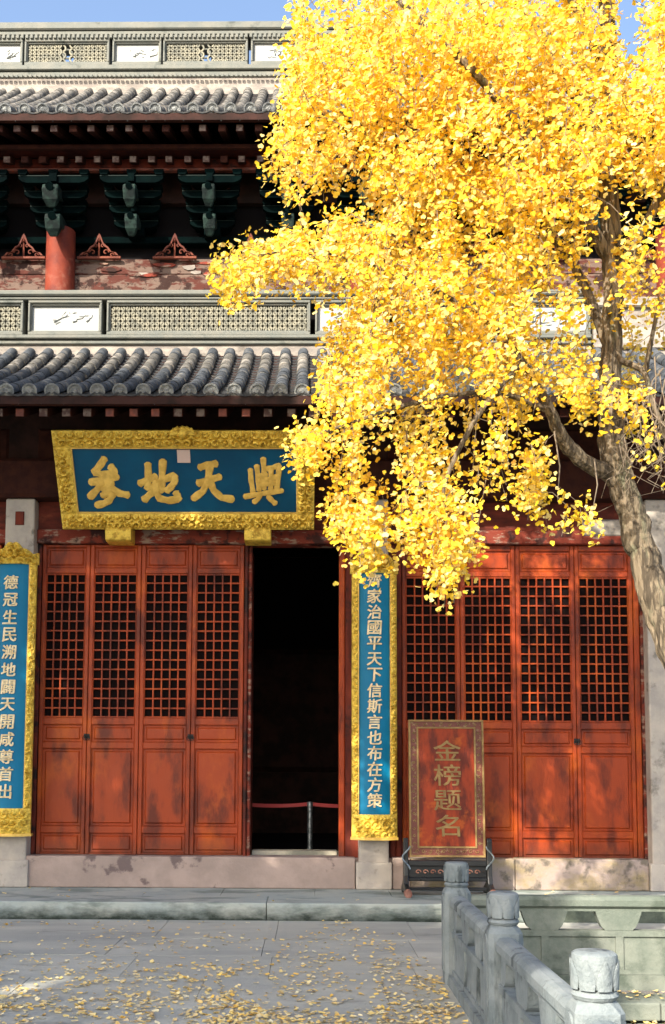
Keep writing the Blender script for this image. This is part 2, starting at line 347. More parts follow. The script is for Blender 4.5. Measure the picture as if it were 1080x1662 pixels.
# lintels, wall field over the doors
zdt = ZF(884)                                  # door top
zw0 = ZF(862, YD); zw1 = ZF(770, YD)
for i in range(4):
    a = xcol[i]+colw+.002; b = xcol[i+1]-colw-.002
    MB().cbox(a, b, YC+.10, YD+.2, zdt, zw0, .01).build('worn_lintel', 'worn' if i != 2 else 'worn', hall)
    MB().box(a, b, YC+.16, YD+.2, zw0+.003, zw1).build('wall_board', 'wallred', hall)
    MB().cbox(a, b, YC+.02, YD+.25, zw1+.003, zw1+.55, .03).build('tie_beam', 'rafter', hall)
# pale beam end and peeling patch by the right column
MB().cbox(xcol[3]-colw-.75, xcol[3]-colw-.05, YC+.085, YC+.12, zdt+.10, zw0+.14, .02).build('pale_beam_patch', 'mortar', hall)
MB().cbox(-9, 9, YC-.12, YD+.3, zct+.003, zct+.5, .04).build('eave_beam', 'rafter', hall)
MB().box(-9, 9, YC+.05, YD+.3, zct+.504, 6.33).build('upper_wall', 'under', hall)
# jambs
def jamb(a, b, m='jamb', y=YC+.14):
    return MB().cbox(PX(a, 1390, YD), PX(b, 1390, YD), y, YD+.14, ZTH-.02, zdt-.003, .012).build('door_jamb', m, hall)
jamb(38, 49); jamb(49.6, 56.5, 'jamb', YC+.17); jamb(394, 399.5); jamb(400, 405.5, 'worn', YC+.17); jamb(550, 560, 'door', YC+.17); jamb(560.5, 583)
jamb(632, 642); jamb(642.5, 653, 'jamb', YC+.17); jamb(1036.5, 1046, 'door', YC+.17); jamb(1046.5, 1059, 'worn')

# ---- door leaves
def zdoor(py): return ZF(py, YD)
lat_cache = {}
def door_leaf(a, b, ncol, handle=0, zoff=0, rows=15, world=False):
    x0 = (a if world else PX(a, 1390, YD))+.003; x1 = (b if world else PX(b, 1390, YD))-.003; W = x1-x0
    t = .052                                    # leaf thickness, front at YD
    z = [zdoor(p+zoff) for p in (1390, 1353, 1346, 1216, 1208, 1177, 1166, 931, 926, 889)]
    zb, zt = ZTH+.004, zdt-.006
    st = .052 if ncol == 5 else .05
    fr = MB()
    f = YD
    fr.cbox(x0, x0+st, f, f+t, zb, zt, .007); fr.cbox(x1-st, x1, f, f+t, zb, zt, .007)
    cuts = [(zb, z[0]+.035), (z[1]-.004, z[2]+.03), (z[3], z[4]+.02), (z[5], z[6]+.0), (z[7]-.0, z[8]+.03), (z[9], zt)]
    for c0, c1 in cuts: fr.cbox(x0+st+.0005, x1-st-.0005, f+.002, f+t, c0, c1, .006)
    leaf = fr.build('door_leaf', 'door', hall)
    def panel(name, c0, c1):
        m = MB(); a0, a1 = x0+st+.001, x1-st-.001
        m.box(a0, a1, f+.03, f+.045, c0+.0005, c1-.0005)
        m.cbox(a0+.028, a1-.028, f+.014, f+.0305, c0+.028, c1-.028, .02)       # raised and fielded
        for (p, q, r, s_) in ((a0, a1, c0+.0007, c0+.011), (a0, a1, c1-.011, c1-.0007), (a0, a0+.01, c0+.012, c1-.012), (a1-.01, a1, c0+.012, c1-.012)):
            m.cbox(p, q, f+.016, f+.031, r, s_, .004)
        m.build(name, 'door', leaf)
    panel('bottom_panel', cuts[0][1], cuts[1][0]); panel('lower_panel', cuts[1][1], cuts[2][0])
    panel('middle_panel', cuts[2][1], cuts[3][0]); panel('top_panel', cuts[4][1], cuts[5][0])
    # lattice
    l0, l1 = cuts[3][1], cuts[4][0]; a0, a1 = x0+st+.012, x1-st-.012
    lt = MB()
    lt.cbox(x0+st+.0006, a0, f+.006, f+.04, l0+.0005, l1-.0005, .004); lt.cbox(a1, x1-st-.0006, f+.006, f+.04, l0+.0005, l1-.0005, .004)
    bw = .021; pc = (a1-a0)/ncol; pr_ = (l1-l0)/rows
    for k in range(1, ncol): lt.cbox(a0+k*pc-bw/2, a0+k*pc+bw/2, f+.012, f+.034, l0+.0006, l1-.0006, .004)
    for k in range(0, rows+1):
        c = l0+k*pr_; c = min(max(c, l0+.001+bw/2), l1-.001-bw/2)
        lt.cbox(a0+.0004, a1-.0004, f+.0135, f+.0335, c-bw/2, c+bw/2, .004)
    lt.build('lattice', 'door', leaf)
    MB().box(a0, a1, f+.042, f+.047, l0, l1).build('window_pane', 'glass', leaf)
    if handle:
        hx = x1-.012 if handle > 0 else x0+.012; hz = zdoor(1196+zoff)
        h = MB(); h.cbox(hx-.022, hx+.022, f-.007, f-.0005, hz-.03, hz+.03, .004); h.tube([(hx, f-.003, hz+.01), (hx, f-.03, hz+.004)], .008, 8)
        h.tube([(hx+.03*math.sin(t_), f-.026, hz-.02+.03*math.cos(t_)) for t_ in np.linspace(0, 2*math.pi, 13)], .005, 5, False)
        h.build('handle', 'iron', leaf)
    return leaf
for a, b, h in ((57.5, 137, 1), (137, 222, -1), (222, 307, 1), (307, 393, -1)): door_leaf(a, b, 5, h)
for a, b, h in ((653.5, 750, 0), (750, 842, 0), (842, 940, 1), (940, 1036, -1)): door_leaf(a, b, 6, h, 4)
# two centre bay leaves folded inwards beside the opening, and the bays beyond the frame
for a in (404, 553):
    x = PX(a, 1390, YD)
    m = MB(); s_ = 1 if a < 500 else -1
    m.box(x-.055 if s_ > 0 else x, x if s_ > 0 else x+.055, YD+.2, YD+.78, ZTH-.05, zdt-.01).build('folded_door_leaf', 'jamb', hall)
xl = xcol[0]+colw+.1; wl = (xcol[1]-colw-.1-xl)/5
for k in range(5): door_leaf(xl+k*wl, xl+(k+1)*wl, 5, (1, -1)[k % 2], world=True)
for k in range(4): door_leaf(xcol[3]+colw+.1+k*.66, xcol[3]+colw+.1+(k+1)*.66, 5, (1, -1)[k % 2], world=True)
# interior room
ZI = ZTH-.10
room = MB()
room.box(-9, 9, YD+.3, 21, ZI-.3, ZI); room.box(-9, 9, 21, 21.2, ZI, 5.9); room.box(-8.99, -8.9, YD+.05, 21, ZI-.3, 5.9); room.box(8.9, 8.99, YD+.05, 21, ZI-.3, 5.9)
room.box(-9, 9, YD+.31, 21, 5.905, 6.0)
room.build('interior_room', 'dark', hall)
MB().box(PX(409, 1390, 14), PX(560, 1390, 14), 14.55, 15.0, ZI+.001, ZI+.02).build('sunlit_floor_strip', 'sunlit_floor', hall)  # pale strip painted as a sunlit streak on the floor
MB().box(PX(409, 1390, 13.6), PX(547, 1390, 13.6), 13.66, 13.9, ZI+.001, ZTH+.028).build('sunlit_floor_ledge', 'sunlit_floor', hall)  # ledge added behind the threshold, its pale colour also painting that sun streak
al = MB(); al.box(-1.6, 1.8, 19.2, 20, ZI, ZI+1.1); al.cbox(-1.4, 1.6, 19.5, 20, ZI+1.1, ZI+3.4, .1)
al.build('altar', 'under', hall)

# ---- tiled roofs
def roof(name, y0, z0, y1, z1, sp, rad, xmin, xmax, vis, nrow, rows_named, mtile, mcap, sag=.22, px_off=0):
    """y0,z0 eave edge; y1,z1 top. Named tiles for columns with x in vis and the lowest rows"""
    L_ = math.hypot(y1-y0, z1-z0)
    def pt(t):
        zz = z0+(z1-z0)*((1-sag)*t+sag*t*t); return y0+(y1-y0)*t, zz
    base = MB(); n = 10
    pr_ = [pt(i/n) for i in range(n+1)]
    prof = [(y+.0, z-.06) for y, z in pr_] + [(y, z-.16) for y, z in reversed(pr_)]
    rf = base.prism(prof, 'x', xmin, xmax).build(name, 'under', hall)
    # one tube tile (cover), slightly wider at its lower end, with a closed rim
    def tube_tile(t0, t1, end):
        ya, za = pt(t0); yb, zb_ = pt(t1); m = MB(); k = 8
        d = Vector((0, yb-ya, zb_-za)); ln = d.length; d.normalize(); nn = Vector((0, -d.z, d.y))
        org = Vector((0, ya, za)); vs = []
        secs = [(0, rad*1.04), (ln*.93, rad*.97), (ln*1.0, rad*.90)]
        for s_, r_ in secs:
            for j in range(k+1):
                a = -.15+ (math.pi+.3)*j/k; vs.append(org+d*s_+Vector((math.cos(a)*r_, 0, 0))+nn*(math.sin(a)*r_-.01))
        fs = [(i*(k+1)+j, i*(k+1)+j+1, (i+1)*(k+1)+j+1, (i+1)*(k+1)+j) for i in range(2) for j in range(k)]
        fs += [tuple(range(k, -1, -1))]
        m.add([v-org for v in vs], fs); me = m.mesh('roof_tile', mtile, (0, 0, 0), True); return me, org
    tiles = [tube_tile(i/nrow, (i+1)/nrow, i == 0) for i in range(nrow)]
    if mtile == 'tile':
        for me, og in tiles[6:]: me.materials[0] = M['tile_up']  # paler upper courses paint the sunlit top of the lower roof
    # pan tiles between: stepped concave courses
    pan = MB(); nr2 = nrow*2
    capm = MB()
    # end disc with raised rim and boss
    d0 = Vector((0, pt(.02)[0]-pt(0)[0], pt(.02)[1]-pt(0)[1])).normalized(); nn0 = Vector((0, -d0.z, d0.y))
    k = 16
    def ring(r_, off): return [Vector((math.cos(2*math.pi*j/k)*r_, 0, 0))+nn0*(math.sin(2*math.pi*j/k)*r_-.004)-d0*off for j in range(k)]
    vs = ring(rad*1.0, -.03)+ring(rad*1.14, .0)+ring(rad*1.14, .018)+ring(rad*.9, .018)+ring(rad*.84, .008)+ring(rad*.4, .008)+ring(rad*.3, .02)
    fs = [(i*k+j, i*k+(j+1) % k, (i+1)*k+(j+1) % k, (i+1)*k+j) for i in range(6) for j in range(k)]+[tuple(range(6*k, 7*k))]
    capm.add(vs, fs); cap_me = capm.mesh('tile_end', mcap, (0, 0, 0), True)
    # drip tile: scalloped tongue hanging between the tube ends
    dm = MB(); hw = (sp/2-rad*.55); pts = [(-hw, .015), (-hw*.92, -.035), (-hw*.55, -.085), (-.22*hw, -.10), (0, -.118), (.22*hw, -.10), (hw*.55, -.085), (hw*.92, -.035), (hw, .015), (hw*.5, -.018), (0, -.028), (-hw*.5, -.018)]
    vv = [Vector((x, -.012-z*.25, z)) for x, z in pts]+[Vector((x, .01-z*.25, z)) for x, z in pts]; q = len(pts)
    dm.add(vv, [tuple(range(q)), tuple(range(2*q-1, q-1, -1))]+[(i, i+q, (i+1) % q+q, (i+1) % q) for i in range(q)])
    drip_me = dm.mesh('drip_tile', mcap, (0, 0, 0))
    org0 = worldloc(rf); far = MB(); farc = MB()
    nx = int((xmax-xmin)/sp)
    xs_ = [px_off+ (i+math.ceil((xmin-px_off)/sp))*sp for i in range(nx)]
    for x in xs_:
        v_ = vis[0] < x < vis[1]
        jx = random.uniform(-.008, .008)
        for i, (me, og) in enumerate(tiles):
            if v_ and i < rows_named:
                o = link('roof_tile', me, rf, Vector((x+jx+random.uniform(-.004, .004), og.y, og.z+random.uniform(-.003, .003)))-org0)
                o.rotation_euler = (0, 0, random.uniform(-.02, .02))
            else:
                far.add([(a.co.x+x+jx, a.co.y+og.y, a.co.z+og.z) for a in me.vertices], [tuple(p.vertices) for p in me.polygons])
        e = Vector((x+jx, pt(0)[0], pt(0)[1]+.0)); dd = Vector((x+sp/2, pt(0)[0]+.01, pt(0)[1]-.035))
        if v_:
            link('tile_end', cap_me, rf, e-org0).rotation_euler = (0, random.uniform(-.2, .2), 0)
            link('drip_tile', drip_me, rf, dd-org0+Vector((0, 0, random.uniform(-.004, .004))))
        else:
            for me, ee in ((cap_me, e), (drip_me, dd)):
                farc.add([(a.co.x+ee.x, a.co.y+ee.y, a.co.z+ee.z) for a in me.vertices], [tuple(p.vertices) for p in me.polygons])
        # pan courses
        hw = sp/2
        for i in range(nr2):
            ya, za = pt(i/nr2); yb, zb_ = pt((i+1)/nr2)
            row0 = []; row1 = []; row2 = []
            for s_ in (-1, -.5, 0, .5, 1):
                dz = -.055+.045*s_*s_
                row0.append((x+sp/2+s_*hw*.95, ya-.012, za+dz+.004)); row2.append((x+sp/2+s_*hw*.95, ya-.010, za+dz-.018)); row1.append((x+sp/2+s_*hw*.95, yb, zb_+dz-.018))
            pan.add(row2+row0+row1, [(r*5+c, r*5+c+1, (r+1)*5+c+1, (r+1)*5+c) for r in range(2) for c in range(4)])
    far.build('distant_tiles', mtile, rf, True, kind='stuff'); farc.build('distant_tile_ends', mcap, rf, kind='stuff')
    pan.build('pan_tiles', 'pan', rf, kind='stuff')
    return rf, pt, xs_
SP = .264
YE, YT = 11.8, 14.72
ZE = PZ(300, 634, YE); ZT = PZ(300, 571, YT)
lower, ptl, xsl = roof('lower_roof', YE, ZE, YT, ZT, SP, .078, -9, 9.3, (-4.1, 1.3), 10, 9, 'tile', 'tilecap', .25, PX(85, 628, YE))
YE2, YT2 = 14.0, 18.2
ZE2 = PZ(250, 177, YE2); ZT2 = PZ(250, 147, YT2)
upper, ptu, xsu = roof('upper_roof', YE2, ZE2, YT2, ZT2, SP, .078, -9.4, 9.6, (-4.9, .3), 14, 4, 'tile_up', 'tilecap', .2, PX(40, 170, YE2))
# eave boards and rafters
def rafters(rf, pt, y0, z0, xs_, dzs, rise, col, org, ext):
    m0 = MB().box(-.052, .052, 0, 1.0, -.052, .052)
    for r_, (dy, dz) in enumerate(dzs):
        mb = MB(); 
        y1 = y0+dy; z1 = z0+dz; dl = ext
        mb.add([(-.052, 0, -.055), (.052, 0, -.055), (.052, 0, .045), (-.052, 0, .045),
                (-.052, dl, dl*rise-.055), (.052, dl, dl*rise-.055), (.052, dl, dl*rise+.045), (-.052, dl, dl*rise+.045)],
               [(0,1,2,3),(7,6,5,4),(0,4,5,1),(1,5,6,2),(2,6,7,3),(3,7,4,0)])
        me = mb.mesh('rafter', 'rafter', (0, 0, 0))
        pm = MB().cbox(-.046, .046, -.006, .0, -.05, .04, .003).mesh('rafter_end', col[0], (0, 0, 0))
        pm2 = MB().cbox(-.046, .046, -.006, .0, -.05, .04, .003).mesh('rafter_end', col[1], (0, 0, 0))
        for x in xs_:
            xx = x+SP*.5+random.uniform(-.01, .01)
            o = link('rafter', me, hall, Vector((xx, y1, z1))-worldloc(hall))
            if -4.6 < xx < 1.5: link('rafter_end', pm if random.random() < .62 else pm2, o, (0, -.0005, 0))
rafters(lower, ptl, YE+.02, ZE, xsl, [(0.10, -.215)], .42, ('rafend', 'rafend_red'), None, 1.2)
MB().box(-9, 9.2, YE+.03, YE+.09, ZE-.155, ZE-.065).build('eave_board', 'rafter', hall)
rafters(upper, ptu, YE2, ZE2, xsu, [(0.12, -.20), (.55, -.40)], .45, ('rafend', 'rafter'), None, 1.0)
MB().box(-9.3, 9.5, YE2+.03, YE2+.09, ZE2-.145, ZE2-.075).build('eave_board', 'rafter', hall)
MB().box(-9.3, 9.5, YE2+.45, YE2+.5, ZE2-.30, ZE2-.24).build('eave_board', 'rafter', hall)

# ---- ridges with pierced and painted panels
BOXF = [(0, 1, 2, 3), (7, 6, 5, 4), (0, 4, 5, 1), (1, 5, 6, 2), (2, 6, 7, 3), (3, 7, 4, 0)]
def ridge(name, Y, zs, segs, x0, x1, pxrow, cell, hole=False, grp=''):
    """zs: world z of [base mortar bottom, mortar top, band, panel bottom, panel top, coping bottom, coping top]"""
    zb, zm, zbd, zp0, zp1, zc0, zc1 = zs
    b = MB()
    b.box(x0, x1, Y-.02, Y+.34, zb-.3, zm)
    rd = b.build(name, 'mortar', hall)
    c = MB(); c.cbox(x0, x1, Y-.06, Y+.36, zm+.001, zm+(zbd-zm)*.45, .012); c.cbox(x0, x1, Y-.10, Y+.36, zm+(zbd-zm)*.55, zbd, .012)
    c.cbox(x0-.02, x1+.02, Y-.13, Y+.42, zc0+(zc1-zc0)*.35, zc1, .02); c.cbox(x0, x1, Y-.09, Y+.36, zc0, zc0+(zc1-zc0)*.3, .01)
    c.build('moulding', 'ridge', rd)
    gm = MB(); gm.box(x0, x1, Y-.03, Y+.3, zm+(zbd-zm)*.45, zm+(zbd-zm)*.55); gm.box(x0, x1, Y-.03, Y+.3, zc0+(zc1-zc0)*.3, zc0+(zc1-zc0)*.35); gm.build('groove', 'ridge_dark', rd)
    if hole:
        tm = MB(); x = x0+.03
        while x < x1-.05:
            tm.cbox(x, x+.05, Y-.11, Y-.075, zc0-.075, zc0-.002, .006); tm.cbox(x, x+.05, Y-.12, Y-.085, zm-.05, zm+.0, .006); x += .085
        tm.build('tooth_course', 'ridge', rd, kind='stuff')
    ft = .03 if not hole else .035
    H = zp1-zp0
    for typ, a, b_ in segs:
        f = MB()
        f.cbox(a, b_, Y-.075, Y+.3, zbd+.001, zp0-.0, .01); f.cbox(a, b_, Y-.075, Y+.3, zp1, zc0-.001, .01)
        f.cbox(a, a+ft, Y-.08, Y+.3, zp0, zp1, .008); f.cbox(b_-ft, b_, Y-.08, Y+.3, zp0, zp1, .008)
        # inner fillet
        i0, i1 = a+ft+.02, b_-ft-.02
        f.cbox(a+ft, i0, Y-.045, Y+.29, zp0+.001, zp1-.001, .006); f.cbox(i1, b_-ft, Y-.045, Y+.29, zp0+.001, zp1-.001, .006)
        f.cbox(i0, i1, Y-.045, Y+.29, zp0+.0005, zp0+.025, .006); f.cbox(i0, i1, Y-.045, Y+.29, zp1-.025, zp1-.0005, .006)
        fo = f.build('panel_frame', 'ridge', rd)
        zz0, zz1 = zp0+.026, zp1-.026
        if typ == 'W':
            MB().box(i0, i1, Y-.005, Y+.2, zz0, zz1).build('painted_panel', 'white', rd)
            ink = MB(); rs = random.Random(int(a*100)); cx_ = (i0+i1)/2; hh = zz1-zz0; ww = i1-i0
            base_x = cx_+rs.uniform(-.2, .2)*ww
            for k in range(3):
                xx = base_x+rs.uniform(-.3, .3)*ww; z_ = zz0+hh*rs.uniform(.25, .4); pts = [(xx, Y-.008, z_)]
                for s_ in range(4):
                    xx += ww*rs.uniform(-.02, .1); z_ += hh*rs.uniform(.02, .14); pts.append((min(max(xx, i0+.03), i1-.03), Y-.008, min(z_, zz1-.02)))
                ink.tube(pts, [.014, .010, .008, .006, .004], 4)
            for k in range(11):
                xx = base_x+rs.uniform(-.28, .28)*ww; z_ = zz0+hh*rs.uniform(.2, .75); l_ = rs.uniform(.03, .075)
                xx = min(max(xx, i0+.07), i1-.07)
                an = rs.uniform(0, 3.1); ink.prism([(xx-l_*math.cos(an), z_-l_*.5*math.sin(an)), (xx, z_-.008), (xx+l_*math.cos(an), z_+l_*.5*math.sin(an)), (xx, z_+.009)], 'y', Y-.0075-k*.0004, Y-.003)
            ink.build('ink_painting', 'ink', rd)
        else:
            lt = MB(); r_ = cell; nxx = max(1, round((i1-i0)/r_)); nz = max(1, round((zz1-zz0)/r_)); rx = (i1-i0)/nxx; rz = (zz1-zz0)/nz
            hc = ((i0+i1)/2, (zz0+zz1)/2)
            for ii in range(0, nxx+1):
                for jj in range(0, nz+1):
                    if (ii+jj) % 2: continue
                    cx_, cz_ = i0+ii*rx, zz0+jj*rz; pts = []; K = 12
                    if hole and abs(cx_-hc[0]) < .09: continue
                    w_ = .014
                    yo = .0015*((ii//1) % 2)
                    for s_ in range(K):
                        a0_, a1_ = 2*math.pi*s_/K, 2*math.pi*(s_+1)/K
                        q = []
                        for (aa, rr_) in ((a0_, 1-w_/rx), (a1_, 1-w_/rx), (a1_, 1+w_/rx), (a0_, 1+w_/rx)):
                            q.append((cx_+math.cos(aa)*rx*rr_, cz_+math.sin(aa)*rz*rr_))
                        if min(p[0] for p in q) < i0-.004 or max(p[0] for p in q) > i1+.004 or min(p[1] for p in q) < zz0-.004 or max(p[1] for p in q) > zz1+.004: continue
                        lt.prism(q, 'y', Y-.02-yo, Y+.03)
            if hole:
                for sgn in (-1, 1):
                    hm = MB(); 
                    for q0 in range(0, len(lt.v), 8):
                        if (sum(v_[0] for v_ in lt.v[q0:q0+8])/8-hc[0])*sgn > 0: hm.add(lt.v[q0:q0+8], [tuple(a-6*0 for a in f) for f in BOXF])
                    hm.build('pierced_lattice', 'lattice_w', rd)
            else: lt.build('pierced_lattice', 'lattice_w', rd)
            if hole:
                hr = .085
                MB().tube([(hc[0]+hr*math.sin(t_), Y, hc[1]+hr*math.cos(t_)) for t_ in np.linspace(0, 2*math.pi, 17)], .017, 6, False).build('star_opening', 'ridge', rd)
                bk = MB(); bk.box(i0, hc[0]-hr, Y+.12, Y+.16, zz0, zz1); bk.box(hc[0]+hr, i1, Y+.12, Y+.16, zz0, zz1)
                bk.build('lattice_backing', 'ridge_dark', rd)
            else:
                MB().box(i0, i1, Y+.10, Y+.16, zz0, zz1).build('lattice_backing', 'ridge_dark', rd)
    return rd
YR = 14.78
def zr(py): return PZ(300, py, YR)
def segpx(lst, Y, py): return [(t, PX(a, py, Y), PX(b, py, Y)) for t, a, b in lst]
sg = segpx([('L', -1080, -760), ('W', -752, -640), ('L', -630, -302), ('W', -294, -180), ('L', -170, -40+0), ('L', -36, 40), ('W', 48, 167), ('L', 175, 504), ('W', 512, 632), ('L', 640, 832), ('W', 840, 957)], YR, 520)
ridge('lower_ridge', YR, [zr(580), zr(561), zr(547), zr(541), zr(495), zr(490), zr(476)], sg, PX(-1080, 520, YR), PX(958, 520, YR), 520, .072)
# plastered end block of the ridge on the right
e = MB(); xr = PX(962, 520, YR); e.box(xr, 9.0, YR+.02, YR+.4, zr(600), zr(500)); e.cbox(xr, 9.0, YR-.05, YR+.45, zr(500)+.001, zr(484), .02); e.cbox(xr-.0, 9.0, YR-.03, YR+.3, zr(566), zr(556), .01)
e.build('ridge_end_wall', 'mortar', hall)
YR2 = 18.1
def zr2(py): return PZ(250, py, YR2)
lst = []
for k in range(-4, 4):
    o_ = 224*k; lst += [('L', 42+o_, 179+o_), ('W', 184+o_, 263+o_)]
lst = lst[:]; sg2 = segpx([q for q in lst if q[2] < 960], YR2, 85)
ridge('upper_ridge', YR2, [zr2(160), zr2(127), zr2(110), zr2(104), zr2(71), zr2(61), zr2(42)], sg2, sg2[0][1], sg2[-1][2], 85, .075, True)
wm = MB(); zt_ = zr2(35); zc_ = zr2(42)
wx0, wx1 = PX(-160, 35, YR2), PX(940, 35, YR2)
wm.tube([(wx0, YR2+.15, zt_), (wx1, YR2+.15, zt_)], .014, 6)
wr = wm.build('lightning_wire', 'iron', hall)
for k in range(-2, 11): 
    x = PX(58+k*81.5, 35, YR2); MB().tube([(x, YR2+.15, zc_-.02), (x, YR2+.15, zt_)], .015, 6).build('wire_post', 'iron', wr)

# ---- upper storey: wall, columns, tie beam, bracket sets, carved boards
YU = 15.25
def zu(py, Y=YU): return PZ(300, py, Y)
MB().box(-9, 9, YU+.12, YU+.4, zr(600), ZE2+.8).build('upper_storey_wall', 'dark', hall)
xu = [PX(99, 430, YU-.1)]
BAY = PX(592, 430, YU-.1)-xu[0]
MB().cbox(-9, 9, YU-.02, YU+.14, zu(447), zu(421), .02).build('worn_tie_beam', 'worn_light', hall)
MB().cbox(-9, 9, YU-.08, YU+.14, zu(490), zu(449), .02).build('worn_tie_beam', 'worn_light', hall)
# individual peeling plaster flakes standing proud of the beam
rs = random.Random(3)
for k in range(26):
    x = rs.uniform(-4.3, 2.8); z = zu(rs.uniform(428, 468)); w_, h_ = rs.uniform(.05, .22), rs.uniform(.02, .06); yb_ = (YU-.02 if z > zu(448) else YU-.08)
    pts = [(x+w_*math.cos(a)*rs.uniform(.6, 1), z+h_*math.sin(a)*rs.uniform(.6, 1)) for a in np.linspace(0, 2*math.pi, 8)[:-1]]
    MB().prism(pts, 'y', yb_-.012-k*.0005, yb_+.005).build('peeling_flake', rs.choice(['mortar', 'worn', 'worn_light']), hall)
for k in range(-1, 4):
    x = xu[0]+BAY*k
    c = MB(); c.tube([(x, YU-.12, zr(560)), (x, YU-.12, zu(383))], [.225, .215], 20); c.build('red_column', 'redcol', hall, True)
# purlins and boards below the upper rafters
yb0 = YE2+.82
MB().tube([(-9, yb0, PZ(300, 246, yb0)), (9, yb0, PZ(300, 246, yb0))], .10, 12).build('eave_purlin', 'redbeam', hall, True)
MB().cbox(-9, 9, yb0-.04, yb0+.06, PZ(300, 275, yb0), PZ(300, 259, yb0), .02).build('purlin_board', 'jamb', hall)
MB().cbox(-9, 9, yb0-.075, yb0-.0, PZ(300, 281, yb0), PZ(300, 276.5, yb0), .006).build('purlin_strip', 'rafend_red', hall)
MB().box(-9, 9, YU+.0, YU+.1, PZ(300, 330, YU), PZ(300, 250, YU)).build('eye_wall_board', 'under', hall)
def bracket(x, big):
    b = MB(); s_ = 1.25 if big else 1.0
    yb, zb_ = YU-.05, zu(392)
    b.cbox(x-.12*s_, x+.12*s_, yb-.16, yb+.1, zb_, zb_+.12, .02)
    root = b.build('bracket_set', 'green', hall)
    tiers = 4; dh = (PZ(300, 285, YU-.6)-zb_-.12)/tiers
    for t in range(tiers):
        z = zb_+.12+t*dh; yf = yb-.10-t*.16
        for side_y, ln in ((yf, .70+.09*t), (yf+.16, .58)):
            ln *= (1.05 if big else .95); a = MB(); z_ = z+(0 if side_y == yf else .008)
            # curved-bottom arm along X
            pts = [(-ln/2, .11), (-ln/2, .06), (-ln/2+.05, .02), (-ln/2+.12, 0), (ln/2-.12, 0), (ln/2-.05, .02), (ln/2, .06), (ln/2, .11)]
            a.prism([(x+p, z_+q) for p, q in pts], 'y', side_y-.04, side_y+.04)
            a.build('bracket_arm', 'green', root)
            bl = MB()
            for sx in (-1, 0, 1):
                cx_ = x+sx*(ln/2-.06)
                if -4.6 < x < 3: bl = MB()
                bl.prism([(cx_-.045, z_+.112), (cx_+.045, z_+.112), (cx_+.07, z_+.15), (cx_+.07, z_+.19), (cx_-.07, z_+.19), (cx_-.07, z_+.15)], 'y', side_y-.065, side_y+.065)
                if -4.6 < x < 3: bl.build('bearing_block', 'green', root)
            if not -4.6 < x < 3: bl.build('bearing_blocks', 'green', root, kind='stuff')
            tr = MB(); tr.box(x-ln/2, x+ln/2, side_y-.046, side_y-.0405, z_+.098, z_+.109); tr.build('painted_edge', 'greentrim', root)
        m = MB(); m.box(x-.045*s_, x+.045*s_, yf-.08, yb+.1, z+.003, z+.108); m.build('projecting_arm', 'green', root)
    # two long downward beaks
    for py, dy in ((288, .58), (336, .40)):
        zt2 = PZ(300, py, YU-dy-.25); yy_ = YU-dy; w_ = .075*s_
        pts = [(0, -.02), (-.16, -.06), (-.33, -.13), (-.36, -.22), (-.30, -.36), (-.20, -.46), (-.12, -.40), (-.02, -.24), (.3, -.12), (.3, .0)]
        a = MB(); vs = []; n = len(pts)
        for sx in (-1, 1):
            for i, (p, q) in enumerate(pts): vs.append((x+sx*w_*(1.25 if 1 < i < 5 else .6 if i in (5, 6) else 1), yy_+p*.8, zt2+q*.92+.02))
        a.add(vs, [tuple(range(n)), tuple(range(2*n-1, n-1, -1))]+[(i, i+n, (i+1) % n+n, (i+1) % n) for i in range(n)])
        bevel(a.build('bracket_beak', 'green_light', root), .02)
        MB().tube([(x, yy_-.30, zt2-.15), (x, yy_-.315, zt2-.16)], [.05*s_, .045*s_], 10).build('beak_boss', 'green', root)
for k in range(-4, 13):
    bracket(xu[0]+BAY*k/4, k % 4 == 0)
MB().cbox(-9, 9, YU-.06, YU+.1, zu(398), zu(387), .01).build('bracket_plate', 'green', hall)
# carved flame-shaped boards between the bracket sets
def carved(x):
    z0, z1 = zu(424), zu(384); h = z1-z0; w_ = .33; y = YU-.10
    b = MB(); out = []
    K = 26
    for i in range(K+1):
        u = -1+2*i/K; hh = (1-abs(u))**.8*.62+.34*math.exp(-(u/.22)**2)+.05*math.cos(u*16); out.append((x+u*w_, z0+max(.06, hh)*h))
    inn = [(x+(p-x)*.84, z0+.03+(q-z0)*.76) for p, q in out]
    for i in range(K):
        b.prism([out[i], out[i+1], inn[i+1], inn[i]], 'y', y, y+.04)
    b.cbox(x-w_, x+w_, y-.003, y+.042, z0-.005, z0+.032, .005)
    for sx in (-1, 1):
        for (cx_, cz_, r_) in ((.30, .26, .052), (.58, .15, .035), (.16, .52, .04)):
            b.tube([(x+sx*(cx_*w_+(r_*(1-.12*k))*math.cos(k*.75)), y+.02+.001*k, z0+cz_*h+.0+(r_*(1-.12*k))*math.sin(k*.75)) for k in range(8)], .011, 5)
    b.tube([(x, y+.018, z0+.02), (x, y+.018, z0+h*.9)], .014, 6)
    b.lathe([(.0, z0+h*.62), (.03, z0+h*.68), (.0, z0+h*.74)], x, y, 6)
    b.build('carved_board', 'carve', hall)
for k in range(-4, 12): carved(xu[0]+BAY*(k+.5)/4)
